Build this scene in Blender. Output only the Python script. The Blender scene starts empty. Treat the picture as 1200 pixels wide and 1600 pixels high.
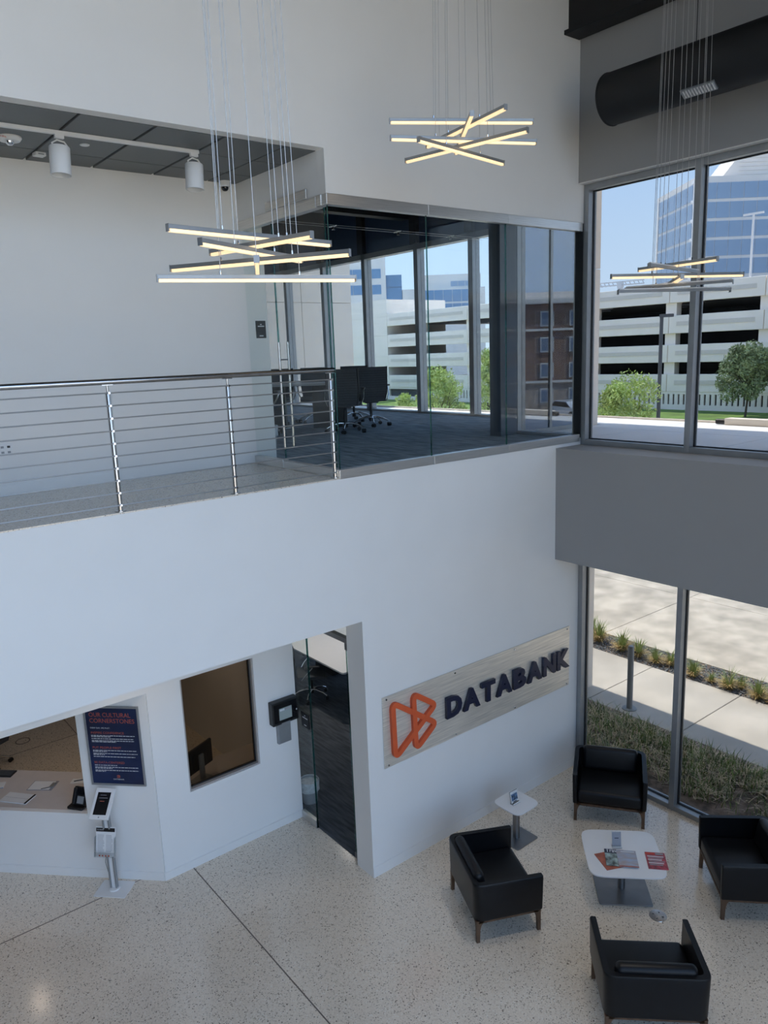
import bpy, bmesh, math, random
from mathutils import Vector, Matrix
random.seed(7)
S = bpy.context.scene
COL = S.collection
R = math.radians

# ------------------------------------------------------------------ camera
cam = bpy.data.cameras.new('camera'); camo = bpy.data.objects.new('camera', cam); COL.objects.link(camo)
cam.sensor_fit = 'VERTICAL'; cam.sensor_height = 24.0; cam.lens = 1192.15 / 1600 * 24; cam.clip_end = 1000; cam.clip_start = 0.05
def cam_axes(yaw, pit, roll):
    cy, sy, cp, sp = math.cos(yaw), math.sin(yaw), math.cos(pit), math.sin(pit)
    f = Vector((-sy*cp, cy*cp, sp)); r = Vector((cy, sy, 0)); u = r.cross(f)
    cr, sr = math.cos(roll), math.sin(roll)
    return cr*r + sr*u, -sr*r + cr*u, f
r_, u_, f_ = cam_axes(-0.6666, -0.2047, -0.0382)
m = Matrix((r_, u_, -f_)).transposed().to_4x4(); m.translation = (-4.4481, -6.0924, 5.7481)
camo.matrix_world = m
S.camera = camo

# ------------------------------------------------------------------ sky, sun, exposure
W = bpy.data.worlds.new('world'); S.world = W; W.use_nodes = True
nt = W.node_tree; nt.nodes.clear()
def N(nt, t, **kw):
    n = nt.nodes.new(t)
    for k, v in kw.items():
        if k.startswith('i_'): n.inputs[k[2:].replace('_', ' ')].default_value = v
        else: setattr(n, k, v)
    return n
out = N(nt, 'ShaderNodeOutputWorld'); bg = N(nt, 'ShaderNodeBackground'); tc = N(nt, 'ShaderNodeTexCoord')
sep = N(nt, 'ShaderNodeSeparateXYZ'); ramp = N(nt, 'ShaderNodeValToRGB')
nt.links.new(tc.outputs['Generated'], sep.inputs[0]); nt.links.new(sep.outputs['Z'], ramp.inputs[0])
cr = ramp.color_ramp
cr.elements[0].position = 0.0; cr.elements[0].color = (0.62, 0.76, 0.93, 1)
cr.elements[1].position = 1.0; cr.elements[1].color = (0.27, 0.46, 0.82, 1)
e = cr.elements.new(0.12); e.color = (0.52, 0.70, 0.94, 1)
e = cr.elements.new(0.35); e.color = (0.33, 0.55, 0.94, 1)
mp = N(nt, 'ShaderNodeMapping'); mp.inputs['Scale'].default_value = (1.4, 1.4, 7.0)
nz = N(nt, 'ShaderNodeTexNoise'); nz.inputs['Scale'].default_value = 1.6; nz.inputs['Detail'].default_value = 6
cl = N(nt, 'ShaderNodeValToRGB'); cl.color_ramp.elements[0].position = 0.50; cl.color_ramp.elements[1].position = 0.80
cl.color_ramp.elements[0].color = (0, 0, 0, 1); cl.color_ramp.elements[1].color = (0.55, 0.55, 0.55, 1)
mx = N(nt, 'ShaderNodeMix', data_type='RGBA'); mx.inputs['B'].default_value = (0.92, 0.95, 1.0, 1)
nt.links.new(tc.outputs['Generated'], mp.inputs[0]); nt.links.new(mp.outputs[0], nz.inputs[0]); nt.links.new(nz.outputs[0], cl.inputs[0])
nt.links.new(cl.outputs[0], mx.inputs['Factor']); nt.links.new(ramp.outputs[0], mx.inputs['A']); nt.links.new(mx.outputs['Result'], bg.inputs[0])
bg.inputs[1].default_value = 3.0
nt.links.new(bg.outputs[0], out.inputs[0])

def light(name, kind, loc, energy, color=(1, 1, 1), **kw):
    l = bpy.data.lights.new(name, kind); l.energy = energy; l.color = color
    o = bpy.data.objects.new(name, l); COL.objects.link(o); o.location = loc
    for k, v in kw.items():
        if k == 'rot': o.rotation_euler = v
        else: setattr(l, k, v)
    return o
sun = light('sun', 'SUN', (20, 20, 40), 10.5, (1.0, 0.93, 0.82), angle=R(0.6))
sun.rotation_euler = Vector((0.25, 0.60, 1.0)).to_track_quat('Z', 'Y').to_euler()
def portal(loc, rot, sx, sy):
    o = light('window_portal', 'AREA', loc, 1.0, rot=rot, shape='RECTANGLE', size=sx, size_y=sy)
    o.data.cycles.is_portal = True
portal((-4.55, -7.75, 5.3), (R(90), 0, 0), 11.3, 10.6)      # added fill glazing behind the viewer
portal((3.9, -3.6, 6.05), (0, R(90), 0), 3.1, 7.4)        # upper windows
portal((3.9, -3.6, 1.6), (0, R(90), 0), 3.1, 7.4)         # lower windows
portal((5.8, 6.9, 6.1), (0, R(90), 0), 3.1, 10.0)         # conference windows
portal((5.8, 6.9, 1.5), (0, R(90), 0), 3.0, 10.0)
S.view_settings.view_transform = 'Standard'; S.view_settings.look = 'None'
S.view_settings.exposure = 0.0; S.view_settings.gamma = 1.0; S.view_settings.use_curve_mapping = False
S.cycles.transparent_max_bounces = 24
S.cycles.max_bounces = 10; S.cycles.diffuse_bounces = 6; S.cycles.glossy_bounces = 4
S.cycles.sample_clamp_indirect = 6.0
S.cycles.caustics_reflective = False; S.cycles.caustics_refractive = False
S.cycles.use_denoising = True

# ------------------------------------------------------------------ materials
M = {}
def mat(name, col, rough=0.6, metal=0.0, noise=0.0, nscale=8.0, bump=0.0, bscale=60.0, spec=0.5, coat=0.0, emit=None, estr=1.0, stretch=None, col2=None):
    if name in M: return M[name]
    mt = bpy.data.materials.new(name); mt.use_nodes = True; nt = mt.node_tree
    b = nt.nodes['Principled BSDF']
    b.inputs['Base Color'].default_value = (*col, 1); b.inputs['Roughness'].default_value = rough; b.inputs['Metallic'].default_value = metal
    b.inputs['Specular IOR Level'].default_value = spec; b.inputs['Coat Weight'].default_value = coat
    tcn = N(nt, 'ShaderNodeTexCoord'); vec = tcn.outputs['Object']
    if stretch:
        mpn = N(nt, 'ShaderNodeMapping'); mpn.inputs['Scale'].default_value = stretch
        nt.links.new(vec, mpn.inputs[0]); vec = mpn.outputs[0]
    nzn = N(nt, 'ShaderNodeTexNoise'); nzn.inputs['Scale'].default_value = nscale; nzn.inputs['Detail'].default_value = 5
    nt.links.new(vec, nzn.inputs[0])
    c2 = col2 or tuple(max(0, c*(1-noise)) for c in col)
    c1 = col if col2 else tuple(min(1, c*(1+noise*0.6)) for c in col)
    rp = N(nt, 'ShaderNodeValToRGB'); rp.color_ramp.elements[0].position = 0.35; rp.color_ramp.elements[1].position = 0.65
    rp.color_ramp.elements[0].color = (*c2, 1); rp.color_ramp.elements[1].color = (*c1, 1)
    nt.links.new(nzn.outputs[0], rp.inputs[0]); nt.links.new(rp.outputs[0], b.inputs['Base Color'])
    if bump:
        n2 = N(nt, 'ShaderNodeTexNoise'); n2.inputs['Scale'].default_value = bscale; n2.inputs['Detail'].default_value = 3
        nt.links.new(vec, n2.inputs[0])
        bp = N(nt, 'ShaderNodeBump'); bp.inputs['Strength'].default_value = bump; bp.inputs['Distance'].default_value = 0.01
        nt.links.new(n2.outputs[0], bp.inputs['Height']); nt.links.new(bp.outputs[0], b.inputs['Normal'])
    if emit:
        b.inputs['Emission Color'].default_value = (*emit, 1); b.inputs['Emission Strength'].default_value = estr
    M[name] = mt
    return mt
def glass(name, tint=(0.9, 0.95, 0.95), refl=1.0, base=0.0, gcol=(1, 1, 1)):
    mt = bpy.data.materials.new(name); mt.use_nodes = True; nt = mt.node_tree; nt.nodes.clear()
    o = N(nt, 'ShaderNodeOutputMaterial'); t = N(nt, 'ShaderNodeBsdfTransparent'); g = N(nt, 'ShaderNodeBsdfGlossy')
    t.inputs[0].default_value = (*tint, 1); g.inputs['Roughness'].default_value = 0.0; g.inputs[0].default_value = (*gcol, 1)
    fr = N(nt, 'ShaderNodeFresnel'); fr.inputs['IOR'].default_value = 1.45
    ma = N(nt, 'ShaderNodeMath', operation='MULTIPLY_ADD'); ma.inputs[1].default_value = refl; ma.inputs[2].default_value = base; ma.use_clamp = True
    mxs = N(nt, 'ShaderNodeMixShader')
    nt.links.new(fr.outputs[0], ma.inputs[0]); nt.links.new(ma.outputs[0], mxs.inputs[0])
    nt.links.new(t.outputs[0], mxs.inputs[1]); nt.links.new(g.outputs[0], mxs.inputs[2]); nt.links.new(mxs.outputs[0], o.inputs[0])
    M[name] = mt; return mt
mat('paint', (0.835, 0.825, 0.80), 0.75, noise=0.012, nscale=2.0, bump=0.04, bscale=220)
mat('paint_grey', (0.36, 0.36, 0.355), 0.7, noise=0.012, nscale=2.0, bump=0.04, bscale=220)  # wall paint darkened: shade of the right wall is put into the colour
mat('forecourt', (0.66, 0.545, 0.385), 0.9, noise=0.1, nscale=0.5)
mat('panel_wood', (0.22, 0.19, 0.165), 0.7, noise=0.1)
mat('paint_base', (0.835, 0.825, 0.80), 0.5, noise=0.01)
mat('ceiling_dark', (0.030, 0.031, 0.033), 0.8, noise=0.15)
mat('black_steel', (0.005, 0.005, 0.006), 0.55, noise=0.2)
mat('duct_black', (0.008, 0.0085, 0.0095), 0.62, noise=0.25, nscale=3)
mat('stainless', (0.74, 0.72, 0.69), 0.38, 1.0, noise=0.12, nscale=3, stretch=(1, 1, 60), bump=0.03, bscale=90)
mat('brushed', (0.88, 0.82, 0.72), 0.40, 0.55, noise=0.16, nscale=2.0, stretch=(1.2, 1, 26), bump=0.04, bscale=40)
mat('rail_steel', (0.55, 0.54, 0.53), 0.22, 1.0, noise=0.08)
mat('rod_steel', (0.55, 0.54, 0.525), 0.34, 0.8, noise=0.04)
mat('alu_frame', (0.36, 0.375, 0.385), 0.45, 0.6, noise=0.05)
mat('chrome', (0.75, 0.75, 0.76), 0.12, 1.0, noise=0.03)
mat('gasket', (0.015, 0.016, 0.018), 0.6)
mat('orange', (0.72, 0.115, 0.035), 0.45, noise=0.05)
mat('navy', (0.012, 0.016, 0.045), 0.35, noise=0.05)
mat('leather', (0.006, 0.0065, 0.008), 0.36, noise=0.15, nscale=12, bump=0.10, bscale=260, spec=0.28)
mat('walnut', (0.115, 0.062, 0.034), 0.5, noise=0.35, nscale=5, stretch=(3, 3, 0.6))
mat('table_white', (0.80, 0.80, 0.80), 0.35, noise=0.01)
mat('base_steel', (0.28, 0.28, 0.285), 0.38, 0.9, noise=0.12, nscale=4)
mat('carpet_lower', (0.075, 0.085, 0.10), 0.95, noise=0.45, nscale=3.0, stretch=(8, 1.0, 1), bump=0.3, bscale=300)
mat('carpet', (0.26, 0.30, 0.335), 0.95, noise=0.45, nscale=3.0, stretch=(8, 1.0, 1), bump=0.3, bscale=300)  # lighter than carpet_lower: window sheen is put into the colour
mat('black_plastic', (0.012, 0.012, 0.013), 0.4, noise=0.1)
mat('mesh_fabric', (0.060, 0.066, 0.075), 0.75, noise=0.2, nscale=80)
mat('white_plastic', (0.80, 0.80, 0.79), 0.4, noise=0.01)
mat('grey_plastic', (0.30, 0.31, 0.32), 0.5, noise=0.05)
mat('screen_black', (0.006, 0.006, 0.008), 0.12)
mat('screen_lit', (0.08, 0.11, 0.13), 0.3, emit=(0.25, 0.34, 0.38), estr=0.35)
mat('paper', (0.78, 0.78, 0.77), 0.8, noise=0.02)
mat('print_grey', (0.30, 0.30, 0.32), 0.8)
mat('print_red', (0.55, 0.06, 0.04), 0.7)
mat('poster_blue', (0.006, 0.022, 0.085), 0.35, col2=(0.006, 0.011, 0.035), nscale=1.6)
mat('print_orange', (0.45, 0.10, 0.06), 0.6)
mat('print_white', (0.65, 0.67, 0.70), 0.6)
mat('desk_top', (0.62, 0.56, 0.52), 0.4, noise=0.03)
mat('trim_taupe', (0.40, 0.365, 0.335), 0.5, noise=0.03)
mat('panel_grey', (0.17, 0.178, 0.18), 0.55, 0.3, noise=0.06, nscale=120)
mat('panel_joint', (0.24, 0.25, 0.25), 0.5, 0.3)
mat('led', (0.9, 0.8, 0.6), 0.4, emit=(1.0, 0.70, 0.36), estr=1.0)
mat('downlight_led', (0.9, 0.85, 0.75), 0.4, emit=(1.0, 0.80, 0.60), estr=2.5)
mat('cable', (0.55, 0.55, 0.54), 0.35, 0.6)
mat('concrete', (0.60, 0.55, 0.48), 0.9, noise=0.14, nscale=1.3, bump=0.15, bscale=40)
mat('concrete_drive', (0.60, 0.535, 0.44), 0.9, noise=0.26, nscale=1.7, bump=0.15, bscale=40)
mat('roof_white', (0.93, 0.93, 0.93), 0.7, noise=0.04, nscale=1.5)
mat('soil', (0.24, 0.18, 0.14), 0.95, noise=0.5, nscale=9, bump=0.6, bscale=40)
mat('grass_green', (0.24, 0.33, 0.10), 0.7, noise=0.45, nscale=3)
mat('grass_dry', (0.78, 0.65, 0.45), 0.8, noise=0.35, nscale=5)
mat('clump_green', (0.36, 0.44, 0.16), 0.7, noise=0.3, nscale=5)
mat('clump_gold', (0.58, 0.43, 0.18), 0.8, noise=0.3, nscale=5)
mat('gravel', (0.27, 0.28, 0.29), 0.9, noise=0.5, nscale=20)
mat('lawn', (0.14, 0.24, 0.045), 0.9, noise=0.3, nscale=0.5)
mat('asphalt', (0.52, 0.49, 0.45), 0.95, noise=0.12, nscale=0.3)
mat('bark', (0.10, 0.075, 0.055), 0.9, noise=0.3, nscale=10)
mat('leaf_light', (0.52, 0.62, 0.20), 0.7, noise=0.35, nscale=1.5)
mat('leaf_olive', (0.26, 0.32, 0.15), 0.7, noise=0.35, nscale=1.5)
mat('leaf_brown', (0.22, 0.19, 0.10), 0.7, noise=0.35, nscale=1.5)
mat('precast', (0.95, 0.86, 0.765), 0.9, noise=0.05, nscale=0.4)
mat('precast_line', (0.72, 0.655, 0.585), 0.9, noise=0.04)
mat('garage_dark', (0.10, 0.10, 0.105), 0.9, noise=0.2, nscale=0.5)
mat('facade_stone', (0.80, 0.78, 0.745), 0.85, noise=0.05, nscale=0.3)
mat('facade_glass', (0.30, 0.43, 0.60), 0.08, noise=0.3, nscale=0.08, spec=1.0)
mat('facade_glass_deep', (0.14, 0.30, 0.52), 0.08, noise=0.25, nscale=0.08, spec=1.0)
mat('facade_mullion', (0.16, 0.20, 0.27), 0.5)
mat('brick', (0.25, 0.165, 0.125), 0.9, noise=0.12, nscale=1.2)
mat('brick_pale', (0.36, 0.30, 0.25), 0.9, noise=0.25, nscale=2.2)
mat('apt_trim', (0.62, 0.60, 0.56), 0.8, noise=0.03)
mat('car_white', (0.72, 0.73, 0.74), 0.25, coat=0.5)
mat('car_silver', (0.40, 0.43, 0.47), 0.25, 0.4, coat=0.5)
mat('car_dark', (0.05, 0.06, 0.08), 0.25, coat=0.5)
mat('tyre', (0.02, 0.02, 0.02), 0.8)
mat('pole_dark', (0.10, 0.10, 0.105), 0.5, 0.3)
mat('pole_white', (0.70, 0.70, 0.70), 0.5)
mat('column_blue', (0.075, 0.090, 0.115), 0.7, noise=0.05)
mat('spandrel_blue', (0.035, 0.065, 0.13), 0.35, noise=0.05)
mat('acrylic_blue', (0.10, 0.18, 0.30), 0.3, noise=0.8, nscale=30)
mat('mag_rust', (0.42, 0.11, 0.06), 0.35, noise=0.25, nscale=14)
mat('mag_sea', (0.30, 0.38, 0.36), 0.3, noise=0.85, nscale=14)
mat('mag_sky', (0.36, 0.44, 0.58), 0.3, col2=(0.40, 0.34, 0.33), nscale=7, stretch=(1, 3, 1))
mat('mag_red', (0.40, 0.05, 0.07), 0.35, noise=0.5, nscale=20)
mat('bag_plastic', (0.55, 0.58, 0.60), 0.3, noise=0.1)
glass('glass_clear', (0.96, 0.98, 0.975), 0.07, 0.0)
glass('glass_win', (0.555, 0.56, 0.56), 0.10, 0.0)
glass('glass_conf', (0.64, 0.655, 0.66), 0.10, 0.0)
glass('glass_rear', (0.98, 0.985, 0.99), 0.6, 0.0)
glass('glass_edge', (0.16, 0.42, 0.40), 0.8, 0.03)
glass('glass_bronze', (0.62, 0.59, 0.545), 0.15, 0.0)
glass('glass_blue', (0.10, 0.22, 0.38), 0.5, 0.32, (0.80, 0.88, 1.0))
glass('acrylic', (0.93, 0.95, 0.96), 0.8, 0.02)

def terrazzo():
    mt = bpy.data.materials.new('terrazzo'); mt.use_nodes = True; nt = mt.node_tree; b = nt.nodes['Principled BSDF']
    tcn = N(nt, 'ShaderNodeTexCoord')
    v = N(nt, 'ShaderNodeTexVoronoi'); v.inputs['Scale'].default_value = 105
    nt.links.new(tcn.outputs['Object'], v.inputs[0])
    sp = N(nt, 'ShaderNodeSeparateColor'); nt.links.new(v.outputs['Color'], sp.inputs[0])
    rp = N(nt, 'ShaderNodeValToRGB'); rp.color_ramp.interpolation = 'CONSTANT'
    cs = [(0, (0.22, 0.18, 0.14)), (0.03, (0.54, 0.46, 0.36)), (0.10, (0.80, 0.70, 0.57)), (0.55, (0.85, 0.755, 0.625)), (0.85, (0.74, 0.64, 0.52)), (0.95, (0.87, 0.81, 0.71))]
    rp.color_ramp.elements[0].color = (*cs[0][1], 1); rp.color_ramp.elements[1].position = cs[1][0]; rp.color_ramp.elements[1].color = (*cs[1][1], 1)
    for p, c in cs[2:]:
        e = rp.color_ramp.elements.new(p); e.color = (*c, 1)
    nt.links.new(sp.outputs[0], rp.inputs[0])
    n2 = N(nt, 'ShaderNodeTexNoise'); n2.inputs['Scale'].default_value = 0.7; nt.links.new(tcn.outputs['Object'], n2.inputs[0])
    mr = N(nt, 'ShaderNodeMapRange'); mr.inputs['To Min'].default_value = 0.88; mr.inputs['To Max'].default_value = 1.06; nt.links.new(n2.outputs[0], mr.inputs[0])
    mm = N(nt, 'ShaderNodeMix', data_type='RGBA', blend_type='MULTIPLY'); mm.inputs['Factor'].default_value = 1
    nt.links.new(rp.outputs[0], mm.inputs['A']); nt.links.new(mr.outputs[0], mm.inputs['B']); nt.links.new(mm.outputs['Result'], b.inputs['Base Color'])
    b.inputs['Roughness'].default_value = 0.16; b.inputs['Specular IOR Level'].default_value = 0.9
    M['terrazzo'] = mt
terrazzo()

# ------------------------------------------------------------------ builders
class MB:
    def __init__(s): s.v = []; s.f = []
    def add(s, vs, fs):
        n = len(s.v); s.v += [tuple(p) for p in vs]; s.f += [tuple(i+n for i in f) for f in fs]; return s
    def box(s, x0, x1, y0, y1, z0, z1, mtx=None):
        x0, x1 = min(x0, x1), max(x0, x1); y0, y1 = min(y0, y1), max(y0, y1); z0, z1 = min(z0, z1), max(z0, z1)
        vs = [(x0,y0,z0),(x1,y0,z0),(x1,y1,z0),(x0,y1,z0),(x0,y0,z1),(x1,y0,z1),(x1,y1,z1),(x0,y1,z1)]
        if mtx is not None: vs = [mtx @ Vector(p) for p in vs]
        return s.add(vs, [(0,3,2,1),(4,5,6,7),(0,1,5,4),(1,2,6,5),(2,3,7,6),(3,0,4,7)])
    def beam(s, p0, p1, w, h, up=(0, 0, 1)):
        p0 = Vector(p0); p1 = Vector(p1); d = p1-p0; L = d.length; d.normalize(); u = Vector(up)
        if abs(d.dot(u)) > 0.98: u = Vector((1, 0, 0))
        r = d.cross(u).normalized(); u = r.cross(d)
        mt = Matrix((d, r, u)).transposed().to_4x4(); mt.translation = p0
        return s.box(0, L, -w/2, w/2, -h/2, h/2, mt)
    def cyl(s, p0, p1, r0, r1=None, n=14):
        r1 = r0 if r1 is None else r1
        p0 = Vector(p0); p1 = Vector(p1); d = (p1-p0).normalized()
        a = d.orthogonal().normalized(); b = d.cross(a)
        vs = [p0+(a*math.cos(t)+b*math.sin(t))*r0 for t in [2*math.pi*i/n for i in range(n)]] + [p1+(a*math.cos(t)+b*math.sin(t))*r1 for t in [2*math.pi*i/n for i in range(n)]]
        fs = [(i, (i+1) % n, n+(i+1) % n, n+i) for i in range(n)] + [tuple(reversed(range(n))), tuple(range(n, 2*n))]
        return s.add(vs, fs)
    def tube(s, pts, r, n=10):
        pts = [Vector(p) for p in pts]; rs = r if isinstance(r, (list, tuple)) else [r]*len(pts); rings = []
        a = None
        for i, p in enumerate(pts):
            d = (pts[min(i+1, len(pts)-1)]-pts[max(i-1, 0)]).normalized()
            a = d.orthogonal().normalized() if a is None else (a-d*a.dot(d)).normalized()
            b = d.cross(a)
            rings.append([p+(a*math.cos(t)+b*math.sin(t))*rs[i] for t in [2*math.pi*k/n for k in range(n)]])
        vs = [q for rg in rings for q in rg]; fs = []
        for i in range(len(pts)-1):
            for k in range(n): fs.append((i*n+k, i*n+(k+1) % n, (i+1)*n+(k+1) % n, (i+1)*n+k))
        fs += [tuple(reversed(range(n))), tuple(range((len(pts)-1)*n, len(pts)*n))]
        return s.add(vs, fs)
    def lathe(s, prof, c=(0, 0, 0), n=24):
        vs = []; fs = []; k = len(prof)
        for i in range(n):
            t = 2*math.pi*i/n
            vs += [(c[0]+r*math.cos(t), c[1]+r*math.sin(t), c[2]+z) for r, z in prof]
        for i in range(n):
            j = (i+1) % n
            for q in range(k-1): fs.append((i*k+q, j*k+q, j*k+q+1, i*k+q+1))
        if prof[0][0] > 1e-6: fs.append(tuple(i*k for i in reversed(range(n))))
        if prof[-1][0] > 1e-6: fs.append(tuple(i*k+k-1 for i in range(n)))
        return s.add(vs, fs)
    def prism(s, pts, z0, z1, mtx=None):
        n = len(pts); vs = [Vector((p[0], p[1], z0)) for p in pts]+[Vector((p[0], p[1], z1)) for p in pts]
        if mtx is not None: vs = [mtx @ q for q in vs]
        return s.add(vs, [tuple(reversed(range(n))), tuple(range(n, 2*n))]+[(i, (i+1) % n, n+(i+1) % n, n+i) for i in range(n)])
    def mesh(s, name, mt=None, bevel=0, seg=2, smooth=False):
        me = bpy.data.meshes.new(name); me.from_pydata(s.v, [], s.f)
        bm = bmesh.new(); bm.from_mesh(me)
        if bevel:
            bmesh.ops.bevel(bm, geom=[e for e in bm.edges if len(e.link_faces) == 2 and e.calc_face_angle(0) > 0.5], offset=bevel, segments=seg, profile=0.5, affect='EDGES', clamp_overlap=True)
        bmesh.ops.recalc_face_normals(bm, faces=bm.faces)
        if smooth:
            for f in bm.faces: f.smooth = True
            for e in bm.edges:
                if len(e.link_faces) == 2 and e.calc_face_angle(0) > 0.7: e.smooth = False
        bm.to_mesh(me); bm.free()
        if mt: me.materials.append(M[mt] if isinstance(mt, str) else mt)
        return me
    def build(s, name, mt, parent=None, bevel=0, seg=2, smooth=False, loc=None, rz=None):
        return link(name, s.mesh(name, mt, bevel, seg, smooth), parent, loc, rz)
def link(name, me, parent=None, loc=None, rz=None):
    o = bpy.data.objects.new(name, me); COL.objects.link(o)
    if parent is not None: o.parent = parent
    if loc is not None: o.location = loc
    if rz is not None: o.rotation_euler = (0, 0, rz)
    return o
def tag(o, label=None, cat=None, group=None, kind=None):
    if label: o['label'] = label
    if cat: o['category'] = cat
    if group: o['group'] = group
    if kind: o['kind'] = kind
    return o
def thing(name, label, cat, loc=(0, 0, 0), rz=0, group=None, kind=None):
    o = bpy.data.objects.new(name, None); COL.objects.link(o); o.location = loc; o.rotation_euler = (0, 0, rz)
    o.empty_display_size = 0.1
    return tag(o, label, cat, group, kind)
def struct(name, b, mt, label=None, parent=None, **kw):
    o = b.build(name, mt, parent, **kw)
    if parent is None: tag(o, label, None, None, 'structure')
    return o
def sempty(name, label=None, loc=(0, 0, 0), rz=0):
    o = bpy.data.objects.new(name, None); COL.objects.link(o); o.location = loc; o.rotation_euler = (0, 0, rz); o.empty_display_size = 0.1
    return tag(o, label, None, None, 'structure')
def copy_tree(o, parent=None):
    c = o.copy(); COL.objects.link(c); c.parent = parent
    for ch in list(o.children): copy_tree(ch, c)
    return c
def B(*a): return MB().box(*a)
def text_mesh(txt, size, depth=0.0, width=None, offset=0.0, res=3, align='LEFT'):
    cu = bpy.data.curves.new('lettering', 'FONT'); cu.body = txt; cu.size = size; cu.extrude = depth/2; cu.offset = offset; cu.resolution_u = res; cu.align_x = align
    to = bpy.data.objects.new('lettering', cu); COL.objects.link(to)
    bpy.context.view_layer.update()
    me = bpy.data.meshes.new_from_object(to.evaluated_get(bpy.context.evaluated_depsgraph_get()))
    bpy.data.objects.remove(to)
    if width:
        xs = [v.co.x for v in me.vertices]; k = width/(max(xs)-min(xs)); x0 = min(xs)
        for v in me.vertices: v.co.x = (v.co.x-x0)*k
    return me
def label_text(name, txt, size, mt, parent, mtx, depth=0.0, width=None, offset=0.0, height=None):
    me = text_mesh(txt, size, depth, width, offset)
    if height:
        ys = [v.co.y for v in me.vertices]; k = height/(max(ys)-min(ys)); y0 = min(ys)
        for v in me.vertices: v.co.y = (v.co.y-y0)*k
    me.materials.clear(); me.materials.append(M[mt]); me.transform(mtx)
    return link(name, me, parent)
# frame on a vertical plane: local x along wall, local y up, local z outwards (towards -Y of the local frame)
UPRIGHT = Matrix(((1, 0, 0, 0), (0, 0, -1, 0), (0, 1, 0, 0), (0, 0, 0, 1)))
# ================================================================== THE ROOM
YB = -7.6
XF, XB, XU = 3.594, 3.109, 3.486
ZM, ZS, ZT = 4.564, 3.029, 7.587
fl = struct('floor', B(-16, 3.74, YB, 12, -0.25, 0), 'terrazzo', 'speckled cream terrazzo floor of the lobby')
mat('divider', (0.16, 0.13, 0.11), 0.5)
for a in ((-1.466, -1.454, YB, 12), (-5.566, -5.554, YB, 12), (-16, -1.47, 1.732, 1.744), (-16, -1.47, 5.824, 5.836)):
    B(a[0], a[1], a[2], a[3], -0.002, 0.0012).build('divider_strip', 'divider', fl)
# front wall: sign wall, balcony fascia and the wall above
wf = MB()
wf.box(0, 3.74, 0, 0.27, 0, ZM-0.012).box(-16, 0, 0, 0.27, ZS, ZM-0.012)
wf.box(-0.19, 3.74, 0, 0.12, 7.202, 10.7).box(-16, -0.19, 0, 0.12, ZT, 10.7)
struct('wall_front', wf, 'paint', 'tall white front wall carrying the lobby sign and balcony edge')
struct('baseboard_front', B(0.002, XF, -0.006, 0.004, 0, 0.125).box(0.002, XF, -0.003, 0.004, 0.131, 0.135), 'paint_base', 'white baseboard below the sign')
# right wall
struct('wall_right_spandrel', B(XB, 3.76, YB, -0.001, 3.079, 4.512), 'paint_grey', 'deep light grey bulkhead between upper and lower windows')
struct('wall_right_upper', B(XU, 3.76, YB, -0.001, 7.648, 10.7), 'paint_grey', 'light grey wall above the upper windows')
struct('wall_left', B(-16.3, -16, YB, 12, 0, 10.7), 'panel_wood')
struct('ceiling', B(-16.3, 3.76, YB, 12.3, 10.7, 10.95), 'ceiling_dark', 'dark lobby ceiling')
# unseen glazed wall added behind the viewer to light the room
struct('wall_rear', B(-16.3, -10.2, YB-0.3, YB, 0, 10.7).box(1.1, 3.76, YB-0.3, YB, 0, 10.7), 'panel_wood')
bw = sempty('window_rear', 'full-height clear glazed wall opposite the sign wall')
for i in range(5):
    x = -10.2+i*2.8
    B(x, x+0.07, YB-0.15, YB, 0, 10.7).build('mullion', 'alu_frame', bw)
for z in (0, 3.5, 7.0, 10.63): B(-10.2, 1.1, YB-0.13, YB-0.02, z, z+0.07).build('transom', 'alu_frame', bw)
B(-10.2, 1.1, YB-0.08, YB-0.07, 0, 10.7).build('pane', 'glass_rear', bw)
# right-hand windows
def bay(name, label, y0, y1, z0, z1, xf=XF, last=False):
    w = sempty(name, label)
    B(xf, xf+0.16, y0-0.07, y0, z0, z1).build('mullion', 'alu_frame', w, bevel=0.003)
    if last: B(xf, xf+0.16, y1-0.07, y1, z0, z1).build('mullion', 'alu_frame', w)
    B(xf, xf+0.16, y1, y0-0.07, z0, z0+0.065).build('window_sill', 'alu_frame', w, bevel=0.003)
    B(xf, xf+0.16, y1, y0-0.07, z1-0.07, z1).build('window_head', 'alu_frame', w, bevel=0.003)
    a, b, c, d = y1, y0-0.07, z0+0.065, z1-0.07
    g = MB(); t = 0.012; x0, x1 = xf+0.088, xf+0.116
    g.box(x0, x1, a, b, c, c+t).box(x0, x1, a, b, d-t, d).box(x0, x1, a, a+t, c, d).box(x0, x1, b-t, b, c, d)
    g.build('gasket', 'gasket', w)
    B(xf+0.098, xf+0.106, a+t/2, b-t/2, c+t/2, d-t/2).build('pane', 'glass_win', w)
    return w
P_ = 1.43
n = 1
for i in range(5):
    lab = ['upper window bay next to the conference glass', 'upper window bay right of the tall mullion'][i] if i < 2 else None
    bay('window_%d' % n, lab, -P_*i, -P_*(i+1), 4.512, 7.64, last=(i == 4)); n += 1
for i in range(5):
    lab = ['lower window bay beside the sign wall', 'lower window bay behind the right armchair'][i] if i < 2 else None
    bay('window_%d' % n, lab, -P_*i, -P_*(i+1), 0.0, 3.079, last=(i == 4)); n += 1
struct('trim_1', B(XU, 3.75, YB, -0.002, 7.64, 7.648), 'paint_base')
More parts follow.
